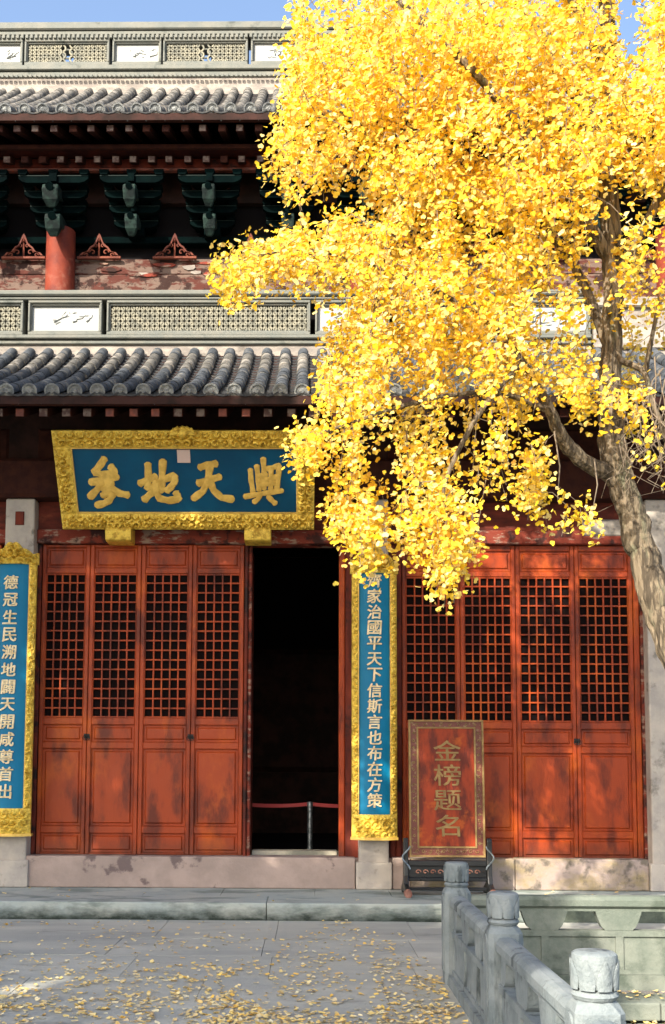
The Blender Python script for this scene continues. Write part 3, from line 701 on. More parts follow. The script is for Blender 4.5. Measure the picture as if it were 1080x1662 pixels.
# hall side and rear walls and rear roof slopes, so that the building closes
s = MB(); s.box(-9.25, -9.0, YD, 24, 0, zct+.4); s.box(9.0, 9.25, YD, 24, 0, zct+.4); s.box(-9.2, 9.2, 23.8, 24, 0, 10)
s.box(-9.2, -9.0, YU, 23.7, 5, ZE2+.5); s.box(9.0, 9.2, YU, 23.7, 5, ZE2+.5)
s.build('outer_wall', 'worn', hall)
rr = MB(); rr.prism([(YT2+.02, ZT2-.1), (YT2+.5, ZT2-.1), (YT2+5.5, ZE2), (YT2+5.5, ZE2-.12), (YT2+.3, ZT2-.3)], 'x', -9.4, 9.6); rr.build('rear_roof_slope', 'tile', hall)
for sx in (-9.3, 9.3):
    MB().prism([(YE2+.1, ZE2-.1), (YT2, ZT2-.08), (YT2+5.3, ZE2-.1)], 'x', sx-.08, sx+.08).build('gable_wall', 'mortar', hall)

# ---------------------------------------------------------------- boards with lettering
from mathutils import noise as mn
def mapmb(mb, fn): mb.v = [tuple(fn(*p)) for p in mb.v]; return mb
def relief(u0, u1, v0, v1, n0, amp, cell, seed=0, top=None, vscale=18):
    """carved relief sheet with closed sides, in (u, v, n)"""
    nu = max(2, int((u1-u0)/cell)); nv = max(2, int((v1-v0)/cell)); mb = MB(); vs = []
    for j in range(nv+1):
        for i in range(nu+1):
            u = u0+(u1-u0)*i/nu; vt = top(u) if top else v1; v = v0+(vt-v0)*j/nv
            e = min(1, 2.2*min(i, nu-i, j, nv-j)/max(2, min(nu, nv)*.5))
            C_ = .115; gu = u/C_+seed; gv = v/C_; iu, iv = math.floor(gu), math.floor(gv); fu, fv = gu-iu-.5, gv-iv-.5
            h_ = ((iu*73+iv*151) % 7)/7; rr_ = math.hypot(fu, fv); th_ = math.atan2(fv, fu)*(1 if (iu+iv) % 2 else -1)
            q = .5+.5*math.cos(th_+rr_*13+h_*6.28); q = q**.7*(1-.5*min(1, max(0, rr_-.45)*4))+.35*math.exp(-(rr_/.12)**2)+.35*mn.noise(Vector((u*30, v*30, seed)))
            vs.append((u, v, n0+amp*e*min(1.3, q)+.002))
    fs = [(j*(nu+1)+i, j*(nu+1)+i+1, (j+1)*(nu+1)+i+1, (j+1)*(nu+1)+i) for j in range(nv) for i in range(nu)]
    k = len(vs); per = [i for i in range(nu+1)]+[(j*(nu+1)+nu) for j in range(1, nv+1)]+[nv*(nu+1)+i for i in range(nu-1, -1, -1)]+[j*(nu+1) for j in range(nv-1, 0, -1)]
    for p in per: vs.append((vs[p][0], vs[p][1], n0-.03))
    m = len(per); fs += [(per[a], k+a, k+(a+1) % m, per[(a+1) % m]) for a in range(m)]
    return mb.add(vs, fs)
_gc = {}
def glyph(ch, bold=0, res=2):
    if ch in _gc: return _gc[ch]
    c = bpy.data.curves.new('t', 'FONT'); c.body = ch; c.extrude = .04; c.offset = bold; c.resolution_u = res
    o = bpy.data.objects.new('t', c); COL.objects.link(o); bpy.context.view_layer.update()
    me = bpy.data.meshes.new_from_object(o.evaluated_get(bpy.context.evaluated_depsgraph_get()))
    v = np.array([tuple(a.co) for a in me.vertices]); f = [tuple(p.vertices) for p in me.polygons]
    lo, hi = v.min(0), v.max(0); v -= (lo+hi)/2; v /= max(hi[0]-lo[0], hi[1]-lo[1])
    v[:, 2] = np.sign(v[:, 2])
    bpy.data.objects.remove(o); bpy.data.curves.remove(c); bpy.data.meshes.remove(me)
    _gc[ch] = (v, f); return _gc[ch]
def letter(ch, uc, vc, w_, h_, n0, thick, fn, m, parent, slant=0.0, wt=.023):
    v, f = glyph(ch); mb = MB()
    for i_, (du, dv) in enumerate(((-wt, -wt*.6), (wt, -wt*.3), (0, wt*.8))):
        mb.add([(uc+(a+du)*w_+b*slant*w_, vc+(b+dv)*h_, n0+(c+1)/2*(thick+i_*.0007)) for a, b, c in v], f)
    mapmb(mb, fn)
    return mb.build('character', m, parent)

# ---- the big blue plaque, leaning forward from the lintel
Yb = 12.86
Wp = PX(510, 858, Yb)-PX(103, 858, Yb)
lo, hi = 11.5, 12.86
for _ in range(40):
    mid = (lo+hi)/2
    if PX(510, 699, mid)-PX(83, 699, mid) > Wp: hi = mid
    else: lo = mid
Yt = (lo+hi)/2
pb0 = P(306, 858, Yb); pt0 = P(297, 698, Yt)
pb0.x = (PX(510, 858, Yb)+PX(103, 858, Yb))/2
Vd = Vector((0, pt0.y-pb0.y, pt0.z-pb0.z)); Hp = Vd.length; Vd.normalize(); Nd = Vector((0, -Vd.z, Vd.y))
print('plaque', Wp, Hp, Yt)
def pf(u, v, n): return pb0+Vector((u, 0, 0))+Vd*v+Nd*n
plaque = thing('name_plaque', (pb0.x, pb0.y, pb0.z), 'large blue plaque with four gilt characters in a carved gold frame above the doors', 'plaque')
fw_ = .205; hw = Wp/2
mapmb(MB().box(-hw+.02, hw-.02, .02, Hp-.02, -.07, -.03), pf).build('backing_board', 'black', plaque)
mapmb(MB().box(-hw+fw_-.02, hw-fw_+.02, fw_-.02, Hp-fw_+.02, -.028, 0), pf).build('blue_board', 'blue', plaque)
for i, (a, b, c, d) in enumerate(((-hw, hw, 0, fw_), (-hw, hw, Hp-fw_, Hp), (-hw, -hw+fw_, fw_+.001, Hp-fw_-.001), (hw-fw_, hw, fw_+.001, Hp-fw_-.001))):
    mapmb(relief(a, b, c, d, .03, .045, .0095, i*3.1), pf).build('carved_frame', 'gold', plaque, True)
for a, b, c, d in ((-hw+fw_, hw-fw_, fw_+.002, fw_+.016), (-hw+fw_, hw-fw_, Hp-fw_-.016, Hp-fw_-.002), (-hw+fw_+.0015, -hw+fw_+.015, fw_+.017, Hp-fw_-.017), (hw-fw_-.015, hw-fw_-.0015, fw_+.017, Hp-fw_-.017)):
    mapmb(MB().box(a, b, c, d, .001, .028), pf).build('inner_bead', 'gold_plain', plaque)
cr = MB()
for k in range(15):
    a = math.pi*k/14; cr.tube([(.0+.03*math.cos(a), Hp-.02, .05), (.15*math.cos(a), Hp-.03+.085*math.sin(a)+.01*(k % 2), .07)], [.028, .018], 6)
cr.lathe([(0, 0.03), (.05, .05), (.055, .075), (.03, .10), (0, .11)], 0, Hp-.02, 10)
mapmb(cr, pf).build('gilt_crest', 'gold', plaque, True)
def plaque_uv(px, py):
    v = (858-py)/159.5; xl = 103-20*v; return (-hw+(px-xl)/(510-xl)*Wp, v*Hp)
STR = {
 '參': (80, 690, 4.909, 26, [[(440,258),(405,310),(355,372)],[(358,368),(420,385),(510,372)],[(485,318),(515,350),(520,385)],[(325,448),(430,425),(545,402)],[(425,430),(385,500),(322,568)],[(450,430),(500,490),(560,535),(632,548)],[(500,445),(470,480),(430,510)],[(480,505),(450,535),(425,556)],[(505,540),(480,590),(440,615),(375,632)]]),
 '地': (80, 690, 4.909, 26, [[(785,300),(790,400),(785,500)],[(718,458),(780,430),(850,398)],[(755,590),(800,545),(850,500)],[(905,275),(898,400),(892,520)],[(820,490),(900,430),(1000,392)],[(1000,392),(995,450),(965,490),(935,515)],[(850,440),(850,520),(880,575),(950,592),(1030,582)],[(1035,585),(1022,550),(1008,525)]]),
 '天': (280, 690, 4.32, 23, [[(188,290),(245,272),(308,262)],[(178,400),(250,378),(335,352)],[(262,280),(250,370),(215,455),(145,510)],[(262,385),(290,450),(345,500),(425,512)]]),
 '與': (280, 690, 4.32, 17, [[(545,302),(552,380),(565,460)],[(590,275),(600,360),(608,450)],[(635,225),(640,310),(642,440)],[(660,298),(705,290),(750,272)],[(748,275),(742,360),(728,450)],[(600,350),(660,335)],[(655,375),(730,352)],[(690,300),(692,380),(688,440)],[(610,410),(720,395)],[(505,492),(630,470),(772,448)],[(615,475),(600,510),(570,532)],[(670,490),(700,520),(725,542)]]),
}
for ch, (ox, oy, sc, rd_, strokes) in STR.items():
    mb = MB()
    for k, st in enumerate(strokes):
        pts = [plaque_uv(ox+a/sc, oy+b/sc) for a, b in st]
        # resample, round the ends, swell a little like a brush
        fine = []
        for i in range(len(pts)-1):
            for t in np.linspace(0, 1, 5)[:-1]: fine.append((pts[i][0]*(1-t)+pts[i+1][0]*t, pts[i][1]*(1-t)+pts[i+1][1]*t))
        fine.append(pts[-1]); n = len(fine); r_ = rd_/sc/131*1.06
        d0 = Vector((fine[0][0]-fine[1][0], fine[0][1]-fine[1][1])).normalized()*r_*.5; d1 = Vector((fine[-1][0]-fine[-2][0], fine[-1][1]-fine[-2][1])).normalized()*r_*.5
        path = [(fine[0][0]+d0.x, fine[0][1]+d0.y, 0)]+[(a, b, 0) for a, b in fine]+[(fine[-1][0]+d1.x, fine[-1][1]+d1.y, 0)]
        rad = [r_*.45]+[r_*(1+.10*math.sin(5*i+k)+.10*abs(2*i/(n-1)-1)) for i in range(n)]+[r_*.4]
        t = MB().tube(path, rad, 8); t.v = [(a, b, min(c*.5, .011)+.004+k*.0009) for a, b, c in t.v]; mb.add(t.v, t.f)
    mapmb(mb, pf).build('character', 'gold_plain', plaque, True)
a = plaque_uv(298, 739)
mapmb(MB().box(a[0]-.078, a[0]+.078, a[1]-.08, a[1]+.08, .0015, .012), pf).build('seal', 'seal', plaque)
for px0, px1 in ((172, 214), (397, 440)):
    x0, x1 = PX(px0, 866, Yb), PX(px1, 866, Yb); z1 = PZ(300, 858, Yb); z0 = PZ(300, 880, Yb)
    m = MB(); m.prism([(Yb-.05, z1+.03), (YC+.1, z1+.03), (YC+.1, z0+.01), (Yb+.02, z0+.01), (Yb-.03, z0+.025), (Yb-.06, z1-.05)], 'x', x0, x1)
    bevel(m.build('support_bracket', 'gold', plaque), .012)

# ---- couplet boards on the columns
def couplet(xc, hwid, pytop, pypan0, pypan1, pybot, chars, pys, chsz, txoff, label, seed, blue):
    Y = YC-.20; pz = lambda py: PZ(xc_px, py, Y); xc_px = 498+xc*129
    z0, z1, zp0, zp1 = pz(pybot), pz(pytop), pz(pypan1), pz(pypan0)
    bow = .085
    def cf(u, v, n): return Vector((xc+u, Y+bow*(u/hwid)**2*1.0-n, v))
    th = thing('couplet_board', (xc, Y, z0), label, 'couplet board', 'couplet boards on the columns')
    def curved(u0, u1, v0, v1, n0, n1, name, m, nu=10, par=th):
        mb = MB(); us = [u0+(u1-u0)*i/nu for i in range(nu+1)]; vs = []
        for n in (n0, n1):
            for v in (v0, v1): vs += [(u, v, n) for u in us]
        k = nu+1; q = []
        for i in range(nu):
            q += [(2*k+i, 2*k+i+1, 3*k+i+1, 3*k+i), (i, k+i, k+i+1, i+1), (k+i, 3*k+i, 3*k+i+1, k+i+1), (i, i+1, 2*k+i+1, 2*k+i)]
        q += [(0, 2*k, 3*k, k), (nu, k+nu, 3*k+nu, 2*k+nu)]
        mb.add(vs, q); return mapmb(mb, cf).build(name, m, par)
    pw = hwid-.075
    curved(-hwid+.01, hwid-.01, z0+.01, zp1+.05, -.045, -.012, 'backing_board', 'black')
    curved(-pw-.01, pw+.01, zp0-.01, zp1+.01, -.011, 0, 'blue_panel', blue)
    for s_ in (-1, 1):
        a, b = sorted((s_*pw, s_*hwid)); 
        mapmb(relief(a, b, zp0+.001, zp1-.001, .03, .03, .0095, seed+s_, None, 22), cf).build('carved_border', 'gold', th, True)
        a, b = sorted((s_*(pw-.013), s_*(pw-.001))); curved(a, b, zp0+.002, zp1-.002, .0005, .026, 'inner_bead', 'gold_plain', 1)
    mapmb(relief(-hwid, hwid, z0, zp0, .03, .035, .0095, seed+5), cf).build('carved_foot', 'gold', th, True)
    curved(-hwid-.012, hwid+.012, z0-.012, z0+.02, -.03, .05, 'foot_rim', 'gold_plain')
    top = lambda u: zp1+(z1-zp1)*(.42+.52*math.exp(-(u/(hwid*.55))**2)+.10*abs(math.sin(u*26)))
    mapmb(relief(-hwid-.02, hwid+.02, zp1, z1, .03, .06, .0095, seed+9, top, 15), cf).build('carved_crest', 'gold', th, True)
    for ch, py in zip(chars, pys):
        letter(ch, txoff, pz(py), chsz, chsz*.98, .001, .012, cf, 'cream', th, .06)
xr_ = PX(608.5, 1340, YC-.2)
couplet(xr_, .278, 886, 930, 1322, 1362, '齊家治國平天下信斯言也布在方策', [942+25.5*i for i in range(15)], .175, .0,
        'blue and gold couplet board between the open doorway and the red standing sign', 1.3, 'blue2')
xl_ = PX(10, 1340, YC-.2)
couplet(xl_, .285, 880, 915, 1312, 1356, '德冠生民溯地闢天開咸尊首出', [945+28.3*i for i in range(13)], .175, -.02,
        'blue and gold couplet board cut by the left edge of the picture', 7.7, 'blue2')

# ---- red standing sign
YS = 12.5
sx0, sx1 = PX(665, 1390, YS), PX(788, 1390, YS); sz0, sz1 = PZ(727, 1391, YS), PZ(727, 1168, YS)
sc_x = (sx0+sx1)/2; sw = (sx1-sx0)/2; sh = sz1-sz0; tl = .07
def sf(u, v, n): return Vector((sc_x+u, YS+tl*v/sh-n, sz0+v))
sign = thing('standing_sign', (sc_x, YS, ZP), 'upright red wooden sign with gilt characters on a black stand before the right doors', 'sign')
def sbox(a, b, c, d, n0, n1, name, m, ch=0): return mapmb(MB().box(a, b, c, d, n0, n1), sf).build(name, m, sign)
sbox(-sw+.005, sw-.005, .005, sh-.005, -.03, -.002, 'board', 'signbrown')
e_ = .022
for a, b, c, d in ((-sw, sw, 0, e_), (-sw, sw, sh-e_, sh), (-sw, -sw+e_, e_+.0005, sh-e_-.0005), (sw-e_, sw, e_+.0005, sh-e_-.0005)): sbox(a, b, c, d, -.032, .018, 'gilt_edge', 'goldline')
iw = sw-.115; b0, b1 = .125, sh-.105
sbox(-iw, iw, b0, b1, -.001, .004, 'red_panel', 'signred')
for a, b, c, d in ((-iw-.02, iw+.02, b0-.02, b0), (-iw-.02, iw+.02, b1, b1+.02), (-iw-.02, -iw, b0+.0005, b1-.0005), (iw, iw+.02, b0+.0005, b1-.0005)): sbox(a, b, c, d, -.001, .014, 'gilt_line', 'goldline')
# scrollwork in the border
sc2 = MB(); rs = random.Random(5)
def curl(cu, cv, r_, ph):
    sc2.tube([(cu+r_*(1-.09*k)*math.cos(ph+k*.8), cv+r_*.8*(1-.09*k)*math.sin(ph+k*.8), .003+.0004*k) for k in range(8)], .0045, 4)
for k in range(10): curl(-sw+.09+k*(2*sw-.18)/9, .065, .026, k*1.7)
for k in range(16):
    for s_ in (-1, 1): curl(s_*(sw-.06), .16+k*(sh-.32)/15, .02, k*2.1+s_)
for k in range(8): curl(-sw+.1+k*(2*sw-.2)/7, sh-.058, .018, k*2.3)
mapmb(sc2, sf).build('scrollwork', 'goldline', sign)
for ch, py in zip('金榜题名', (1218, 1258, 1299, 1340)):
    v_ = PZ(727, py, YS)-sz0
    letter(ch, PX(727, py, YS)-sc_x, v_, .32, .25, .004, .008, sf, 'goldline', sign, -.03, .008)
def upright(x, s_):
    m = MB(); prof = [(-.30, 0), (-.30, .06), (-.22, .09), (-.10, .13), (-.05, .22), (-.035, .40), (-.04, .62), (-.02, .66), (.03, .66), (.045, .60), (.045, .25), (.09, .14), (.22, .09), (.30, .06), (.30, 0), (.2, 0), (.12, .03), (-.12, .03), (-.2, 0)]
    m.prism([(YS+p, ZP+q+.0015) for p, q in prof], 'x', x-.03, x+.03)
    o = m.build('stand_side', 'black', sign); bevel(o, .012)
    MB().tube([(x, YS-.33, ZP+.04), (x, YS-.25, ZP+.045)], [.045, .05], 10).build('stand_foot', 'footwood', sign, True)
    MB().tube([(x-.0+.045*math.cos(k*.7)*s_, YS-.06, ZP+.30+.03*k) for k in range(10)], .010, 5).build('carved_scroll', 'steel', sign)
upright(sx0-.045, 1); upright(sx1+.045, -1)
for z0, z1_ in ((.335, .40), (.16, .20), (.05, .085)): 
    MB().cbox(sx0-.014, sx1+.014, YS-.035, YS+.04, ZP+z0, ZP+z1_, .008).build('cross_rail', 'black', sign)
MB().cbox(sx0-.013, sx1+.013, YS-.0, YS+.025, ZP+.2005, ZP+.3345, .004).build('apron_board', 'black', sign)
ap = MB()
for k in range(9):
    x = sx0+.1+k*(sx1-sx0-.2)/8; ap.tube([(x+.035*(1-.1*j)*math.cos(j*.8), YS-.006-.0003*j, ZP+.265+.03*(1-.1*j)*math.sin(j*.8)) for j in range(8)], .008, 4)
ap.build('apron_carving', 'footwood', sign)

# ---- rope barrier inside the doorway
YBR = 14.35; xb_ = PX(503, 1390, YBR)
st = thing('barrier_post', (xb_, YBR, ZI), 'speckled metal barrier post standing in the dark doorway', 'barrier post')
zb_top = PZ(503, 1301, YBR)
MB().lathe([(.001, ZI), (.15, ZI), (.15, ZI+.02), (.05, ZI+.04), (.035, ZI+.05), (.035, zb_top-.07), (.042, zb_top-.065), (.042, zb_top-.005), (.001, zb_top)], xb_, YBR, 14).build('post_body', 'steel', st, True)
bt = MB()
for xa_, xb2 in ((xb_-.042, xb_-.95), (xb_+.042, xb_+.9)):
    n = 8; z_ = zb_top-.035
    for i in range(n):
        u0_, u1_ = i/n, (i+1)/n; s0, s1 = -.10*u0_*(1-u0_), -.10*u1_*(1-u1_)
        x0_, x1_ = xa_+(xb2-xa_)*u0_, xa_+(xb2-xa_)*u1_
        bt.add([(x0_, YBR, z_+s0-.024), (x1_, YBR, z_+s1-.024), (x1_, YBR, z_+s1+.024), (x0_, YBR, z_+s0+.024), (x0_, YBR+.004, z_+s0-.024), (x1_, YBR+.004, z_+s1-.024), (x1_, YBR+.004, z_+s1+.024), (x0_, YBR+.004, z_+s0+.024)], [(0,1,2,3),(7,6,5,4),(0,4,5,1),(3,2,6,7)])
bt.build('barrier_belt', 'belt', None, label='red barrier belt stretched across the dark open doorway', cat='barrier belt')

# ---------------------------------------------------------------- stone balustrades
def bal_post(parent, x, y, z0, mt, top=.94, wd=.205):
    h = wd/2; c = .028
    def octa(r_, k): return [(x-r_, y-r_+k), (x-r_+k, y-r_), (x+r_-k, y-r_), (x+r_, y-r_+k), (x+r_, y+r_-k), (x+r_-k, y+r_), (x-r_+k, y+r_), (x-r_, y+r_-k)]
    m = MB(); secs = [(z0-.05, h, c), (z0+top-.235, h, c), (z0+top-.205, h*.86, c*1.3), (z0+top-.19, h*.74, c*1.5)]
    vs = []
    for z, r_, k in secs: vs += [(a, b, z) for a, b in octa(r_, k)]
    fs = [(i*8+j, i*8+(j+1) % 8, (i+1)*8+(j+1) % 8, (i+1)*8+j) for i in range(3) for j in range(8)]+[tuple(range(7, -1, -1)), tuple(range(24, 32))]
    m.add(vs, fs); po = m.build('post', mt, parent)
    # recessed-field strips on the four faces, arched at the top
    f = MB(); 
    for s_ in (-1, 1):
        zt_ = z0+top-.30
        arch = [(-.058, z0+.1), (-.058, zt_)]+[(.058*math.cos(a), zt_+.055*math.sin(a)) for a in np.linspace(math.pi, 0, 9)[1:-1]]+[(.058, zt_), (.058, z0+.1)]
        f.prism([(x+p, q) for p, q in arch], 'y', *sorted((y+s_*h, y+s_*(h+.009)))); f.prism([(y+p, q) for p, q in arch], 'x', *sorted((x+s_*h, x+s_*(h+.009))))
    f.build('raised_field', mt, po)
    b = z0+top
    MB().lathe([(.06, b-.195), (h*.86, b-.188), (h*.95, b-.172), (h*.86, b-.156), (h*.74, b-.15)], x, y, 20).build('neck_ring', mt, po, True)
    R_ = h*.93
    cap = MB(); cap.lathe([(R_*.72, b-.151), (R_*.9, b-.14), (R_*.98, b-.11), (R_, b-.03), (R_*.96, b-.008), (R_*.84, b)], x, y, 24)
    cap.build('cap', mt, po, True)
    for k in range(8):      # lotus petals hugging the drum
        a = 2*math.pi*k/8+.2; pt_ = MB(); vs = []; nu, nv = 6, 5
        for j in range(nv+1):
            t = j/nv
            for i in range(nu+1):
                s_ = -1+2*i/nu; wv = .40*math.sin(math.pi*min(1, t*.62+.30))**.6*(1 if t < .9 else .8)
                aa = a+s_*wv*.92; rr = R_*(1.0+.10*(1-s_*s_)*(.35+.65*t)); zz = b-.146+t*.125-.028*s_*s_*t
                vs.append((x+rr*math.cos(aa), y+rr*math.sin(aa), zz))
        pt_.add(vs, [(j*(nu+1)+i, j*(nu+1)+i+1, (j+1)*(nu+1)+i+1, (j+1)*(nu+1)+i) for j in range(nv) for i in range(nu)])
        pt_.build('lotus_petal', mt, po, True)
def bal_panel(parent, axis, fix, a0, a1, mt, nop=3):
    """axis 'x': runs along X at y=fix; axis 'y': runs along Y at x=fix"""
    L_ = a1-a0; pax = 'y' if axis == 'x' else 'x'
    def prof(m, pts, t, off=0): m.prism(pts, pax, fix-t/2+off, fix+t/2+off)
    # handrail: rounded top bar
    hr = [(-.065, .61), (-.065, .655), (-.045, .68), (-.02, .688), (.02, .688), (.045, .68), (.065, .655), (.065, .61), (.04, .588), (-.04, .588)]
    m = MB()
    if axis == 'x': m.prism([(fix+p, q) for p, q in hr], 'x', a0, a1)
    else: m.prism([(fix+p, q) for p, q in hr], 'y', a0, a1)
    m.build('handrail', mt, parent)
    # balusters between the vase-shaped openings
    sp_ = L_/nop; m = MB(); zt_, zb2 = .587, .421
    wt, wb = sp_*.38, sp_*.64
    tseq = np.linspace(0, 1, 7)
    def halfw(t): return (wb/2)+(wt-wb)/2*(t**.55)      # half width of the opening at height fraction t
    for k in range(nop+1):
        left = [] ; right = []
        c = a0+k*sp_
        for t in tseq:
            z = zb2+(zt_-.02-zb2)*t; hwb = sp_/2-halfw(t)
            right.append((min(a1, c+hwb), z)); left.append((max(a0, c-hwb), z))
        poly = right+[(min(a1, c+sp_/2), zt_-.019), (min(a1, c+sp_/2), zt_), (max(a0, c-sp_/2), zt_), (max(a0, c-sp_/2), zt_-.019)]+left[::-1]
        if k == 0: poly = [(a0, zb2)]+right+[(c+sp_/2, zt_-.019), (c+sp_/2, zt_), (a0, zt_)]
        if k == nop: poly = [(a1, zb2), (a1, zt_), (c-sp_/2, zt_), (c-sp_/2, zt_-.019)]+left[::-1]
        b = MB(); prof(b, poly, .075); b.build('baluster', mt, parent)
    # solid panel with framed fields
    m = MB(); prof(m, [(a0, .085), (a1, .085), (a1, .42), (a0, .42)], .07); m.build('panel', mt, parent)
    m = MB(); prof(m, [(a0, .375), (a1, .375), (a1, .4195), (a0, .4195)], .105); prof(m, [(a0, .0855), (a1, .0855), (a1, .12), (a0, .12)], .105)
    for k in range(nop+1):
        c0 = max(a0, a0+k*sp_-.03); c1 = min(a1, a0+k*sp_+.03); prof(m, [(c0, .1205), (c1, .1205), (c1, .3745), (c0, .3745)], .102)
    m.build('panel_moulding', mt, parent)
    m = MB(); prof(m, [(a0-.02, -.06), (a1+.02, -.06), (a1+.02, .084), (a0-.02, .084)], .17); m.build('base_stone', mt, parent)
PYS = [8.42, 6.44, 4.42, 2.40, .38]
side = thing('stone_balustrade', (RX, 4.4, 0), 'pale stone balustrade with lotus capped posts running towards the viewer beside the court', 'balustrade')
for y in PYS: bal_post(side, RX, y, 0, 'marble')
for a, b in zip(PYS[1:], PYS): bal_panel(side, 'y', RX, a+.103, b-.103, 'marble')
rear = thing('stone_balustrade', (3.2, 8.42, 0), 'old greenish stone balustrade running across, below the right hand doors', 'balustrade')
xs_ = [RX, RX+1.95, RX+3.9, RX+5.85, RX+7.8]
for x in xs_[1:]: bal_post(rear, x, 8.42, 0, 'marble_old')
for a, b in zip(xs_, xs_[1:]): bal_panel(rear, 'x', 8.42, a+.103, b-.103, 'marble_old')
# stone steps down into the sunken garden
steps = structure('stone_steps', MB().box(PIT[0]+.001, PIT[1]-.001, 8.2, PIT[3]-.001, -.8, -.05), 'moss')
for k in range(5):
    z = -.035-.15*k; y1 = PIT[3]-.002-.34*k; xx = PIT[0]+.003
    while xx < PIT[1]-.1:
        x1 = min(xx+random.choice([1.3, 1.6, 1.1]), PIT[1]-.003)
        o = MB().box(xx, x1-.006, y1-.36, y1+.02 if k else y1, z-.13, z+random.uniform(-.004, .004)).build('step_stone', 'marble_old', steps); bevel(o, .012); xx = x1
garden = structure('garden_ground', MB().box(PIT[0]+.002, PIT[1]-.002, PIT[2]+.01, 6.9, -.88, -.68), 'soil')

# ---------------------------------------------------------------- ginkgo
def inpoly(px, py, poly):
    c = False; n = len(poly); j = n-1
    for i in range(n):
        xi, yi = poly[i]; xj, yj = poly[j]
        if (yi > py) != (yj > py) and px < (xj-xi)*(py-yi)/(yj-yi)+xi: c = not c
        j = i
    return c
YG = 8.1
def leaf_template():
    v = [(0, 0, 0)]; rr = [.78, .98, 1.0, .80, 1.0, .98, .78]
    for i, r_ in enumerate(rr):
        a = R(-58+116*i/6); v.append((r_*math.sin(a), r_*math.cos(a), .16*abs(math.sin(a))**1.5+.04*math.cos(6*a)))
    return np.array(v), np.array([(0, i+1, i) for i in range(1, 7)])
LT, LF = leaf_template()
def rand_basis(n, bias, spread, down=.7):
    nrm = rng.normal(size=(n, 3))*spread+np.array(bias); nrm /= np.linalg.norm(nrm, axis=1)[:, None]
    ax = rng.normal(size=(n, 3))*.7+np.array([0, 0, -down]); ax -= nrm*(ax*nrm).sum(1)[:, None]; ax /= np.linalg.norm(ax, axis=1)[:, None]
    sd = np.cross(ax, nrm); return np.stack([sd, ax, nrm], 2)       # columns
def leaves_mesh(name, pos, B, size, m, org):
    V = np.einsum('nij,kj->nki', B, LT)*size[:, None, None]+pos[:, None, :]-np.array(org)
    n = len(pos); k = len(LT); F = (LF[None]+(np.arange(n)*k)[:, None, None]).reshape(-1, 3)
    return npmesh(name, V.reshape(-1, 3), F, m)

tree_base = P(1190, 1500, YG-.3); tree_base.z = -.68
ginkgo = thing('ginkgo_tree', tuple(tree_base), 'golden autumn ginkgo with a leaning trunk and drooping sprays in front of the hall', 'tree')
limbs = []   # list of (list of Vector, list of radius)
def limb(pix, dep, rpx):
    pts = [P(a, b, d) for (a, b), d in zip(pix, dep)]; rad = [r_*d/1700 for r_, d in zip(rpx, dep)]
    # Catmull-Rom resample with slight wobble
    out = []; ro = []
    for i in range(len(pts)-1):
        p0 = pts[max(i-1, 0)]; p1 = pts[i]; p2 = pts[i+1]; p3 = pts[min(i+2, len(pts)-1)]
        for t in np.linspace(0, 1, 7)[:-1]:
            q = .5*((2*p1)+(p2-p0)*t+(2*p0-5*p1+4*p2-p3)*t*t+(3*p1-p0-3*p2+p3)*t**3)
            r_ = rad[i]*(1-t)+rad[i+1]*t; out.append(q+Vector(rng.normal(size=3)*r_*.07)); ro.append(r_*(1+.05*rng.normal()))
    out.append(pts[-1]); ro.append(rad[-1]); limbs.append((out, ro)); return out, ro
b_ = tree_base
trunk_px = [(1215, 1690), (1192, 1400), (1142, 1190), (1099, 1065), (1069, 988), (1043, 893), (1021, 820), (1005, 772), (995, 735), (990, 650), (994, 540), (995, 430), (988, 330), (985, 230), (988, 110), (984, -40), (992, -300), (985, -600)]
trunk_r = [38, 31, 27, 25, 24, 23, 22, 21, 20.5, 18, 17, 16, 15, 14, 13, 12, 9, 4]
tr, trr = limb(trunk_px, [YG-.3]*3+[YG-.2, YG-.1]+[YG]*13, trunk_r)
def bark_tube(pts, rad, n, dep, step=2):
    P_, R_ = [], []
    for i in range(len(pts)-1):
        for t in np.linspace(0, 1, step+1)[:-1]: P_.append(pts[i].lerp(pts[i+1], t)); R_.append(rad[i]*(1-t)+rad[i+1]*t)
    P_.append(pts[-1]); R_.append(rad[-1]); m = MB().tube(P_, R_, n); out = []
    ln = 0
    for i in range(len(P_)):
        if i: ln += (P_[i]-P_[i-1]).length
        for k in range(n):
            v = Vector(m.v[i*n+k]); d = v-P_[i]; a = 2*math.pi*k/n
            q = mn.noise(Vector((math.cos(a)*3.2, math.sin(a)*3.2, ln*1.7)))+.6*mn.noise(Vector((math.cos(a)*8, math.sin(a)*8, ln*4+9)))
            g_ = 1-abs(q)*2.2; out.append(v+d*(dep*max(-1, g_)-dep*.3+.10*mn.noise(Vector((0, a*.3, ln*2.3)))))
    m.v = [tuple(v) for v in out]; return m
tm = bark_tube(tr, trr, 48, .10, 4); tko = tm.build('trunk', 'bark', ginkgo, True)
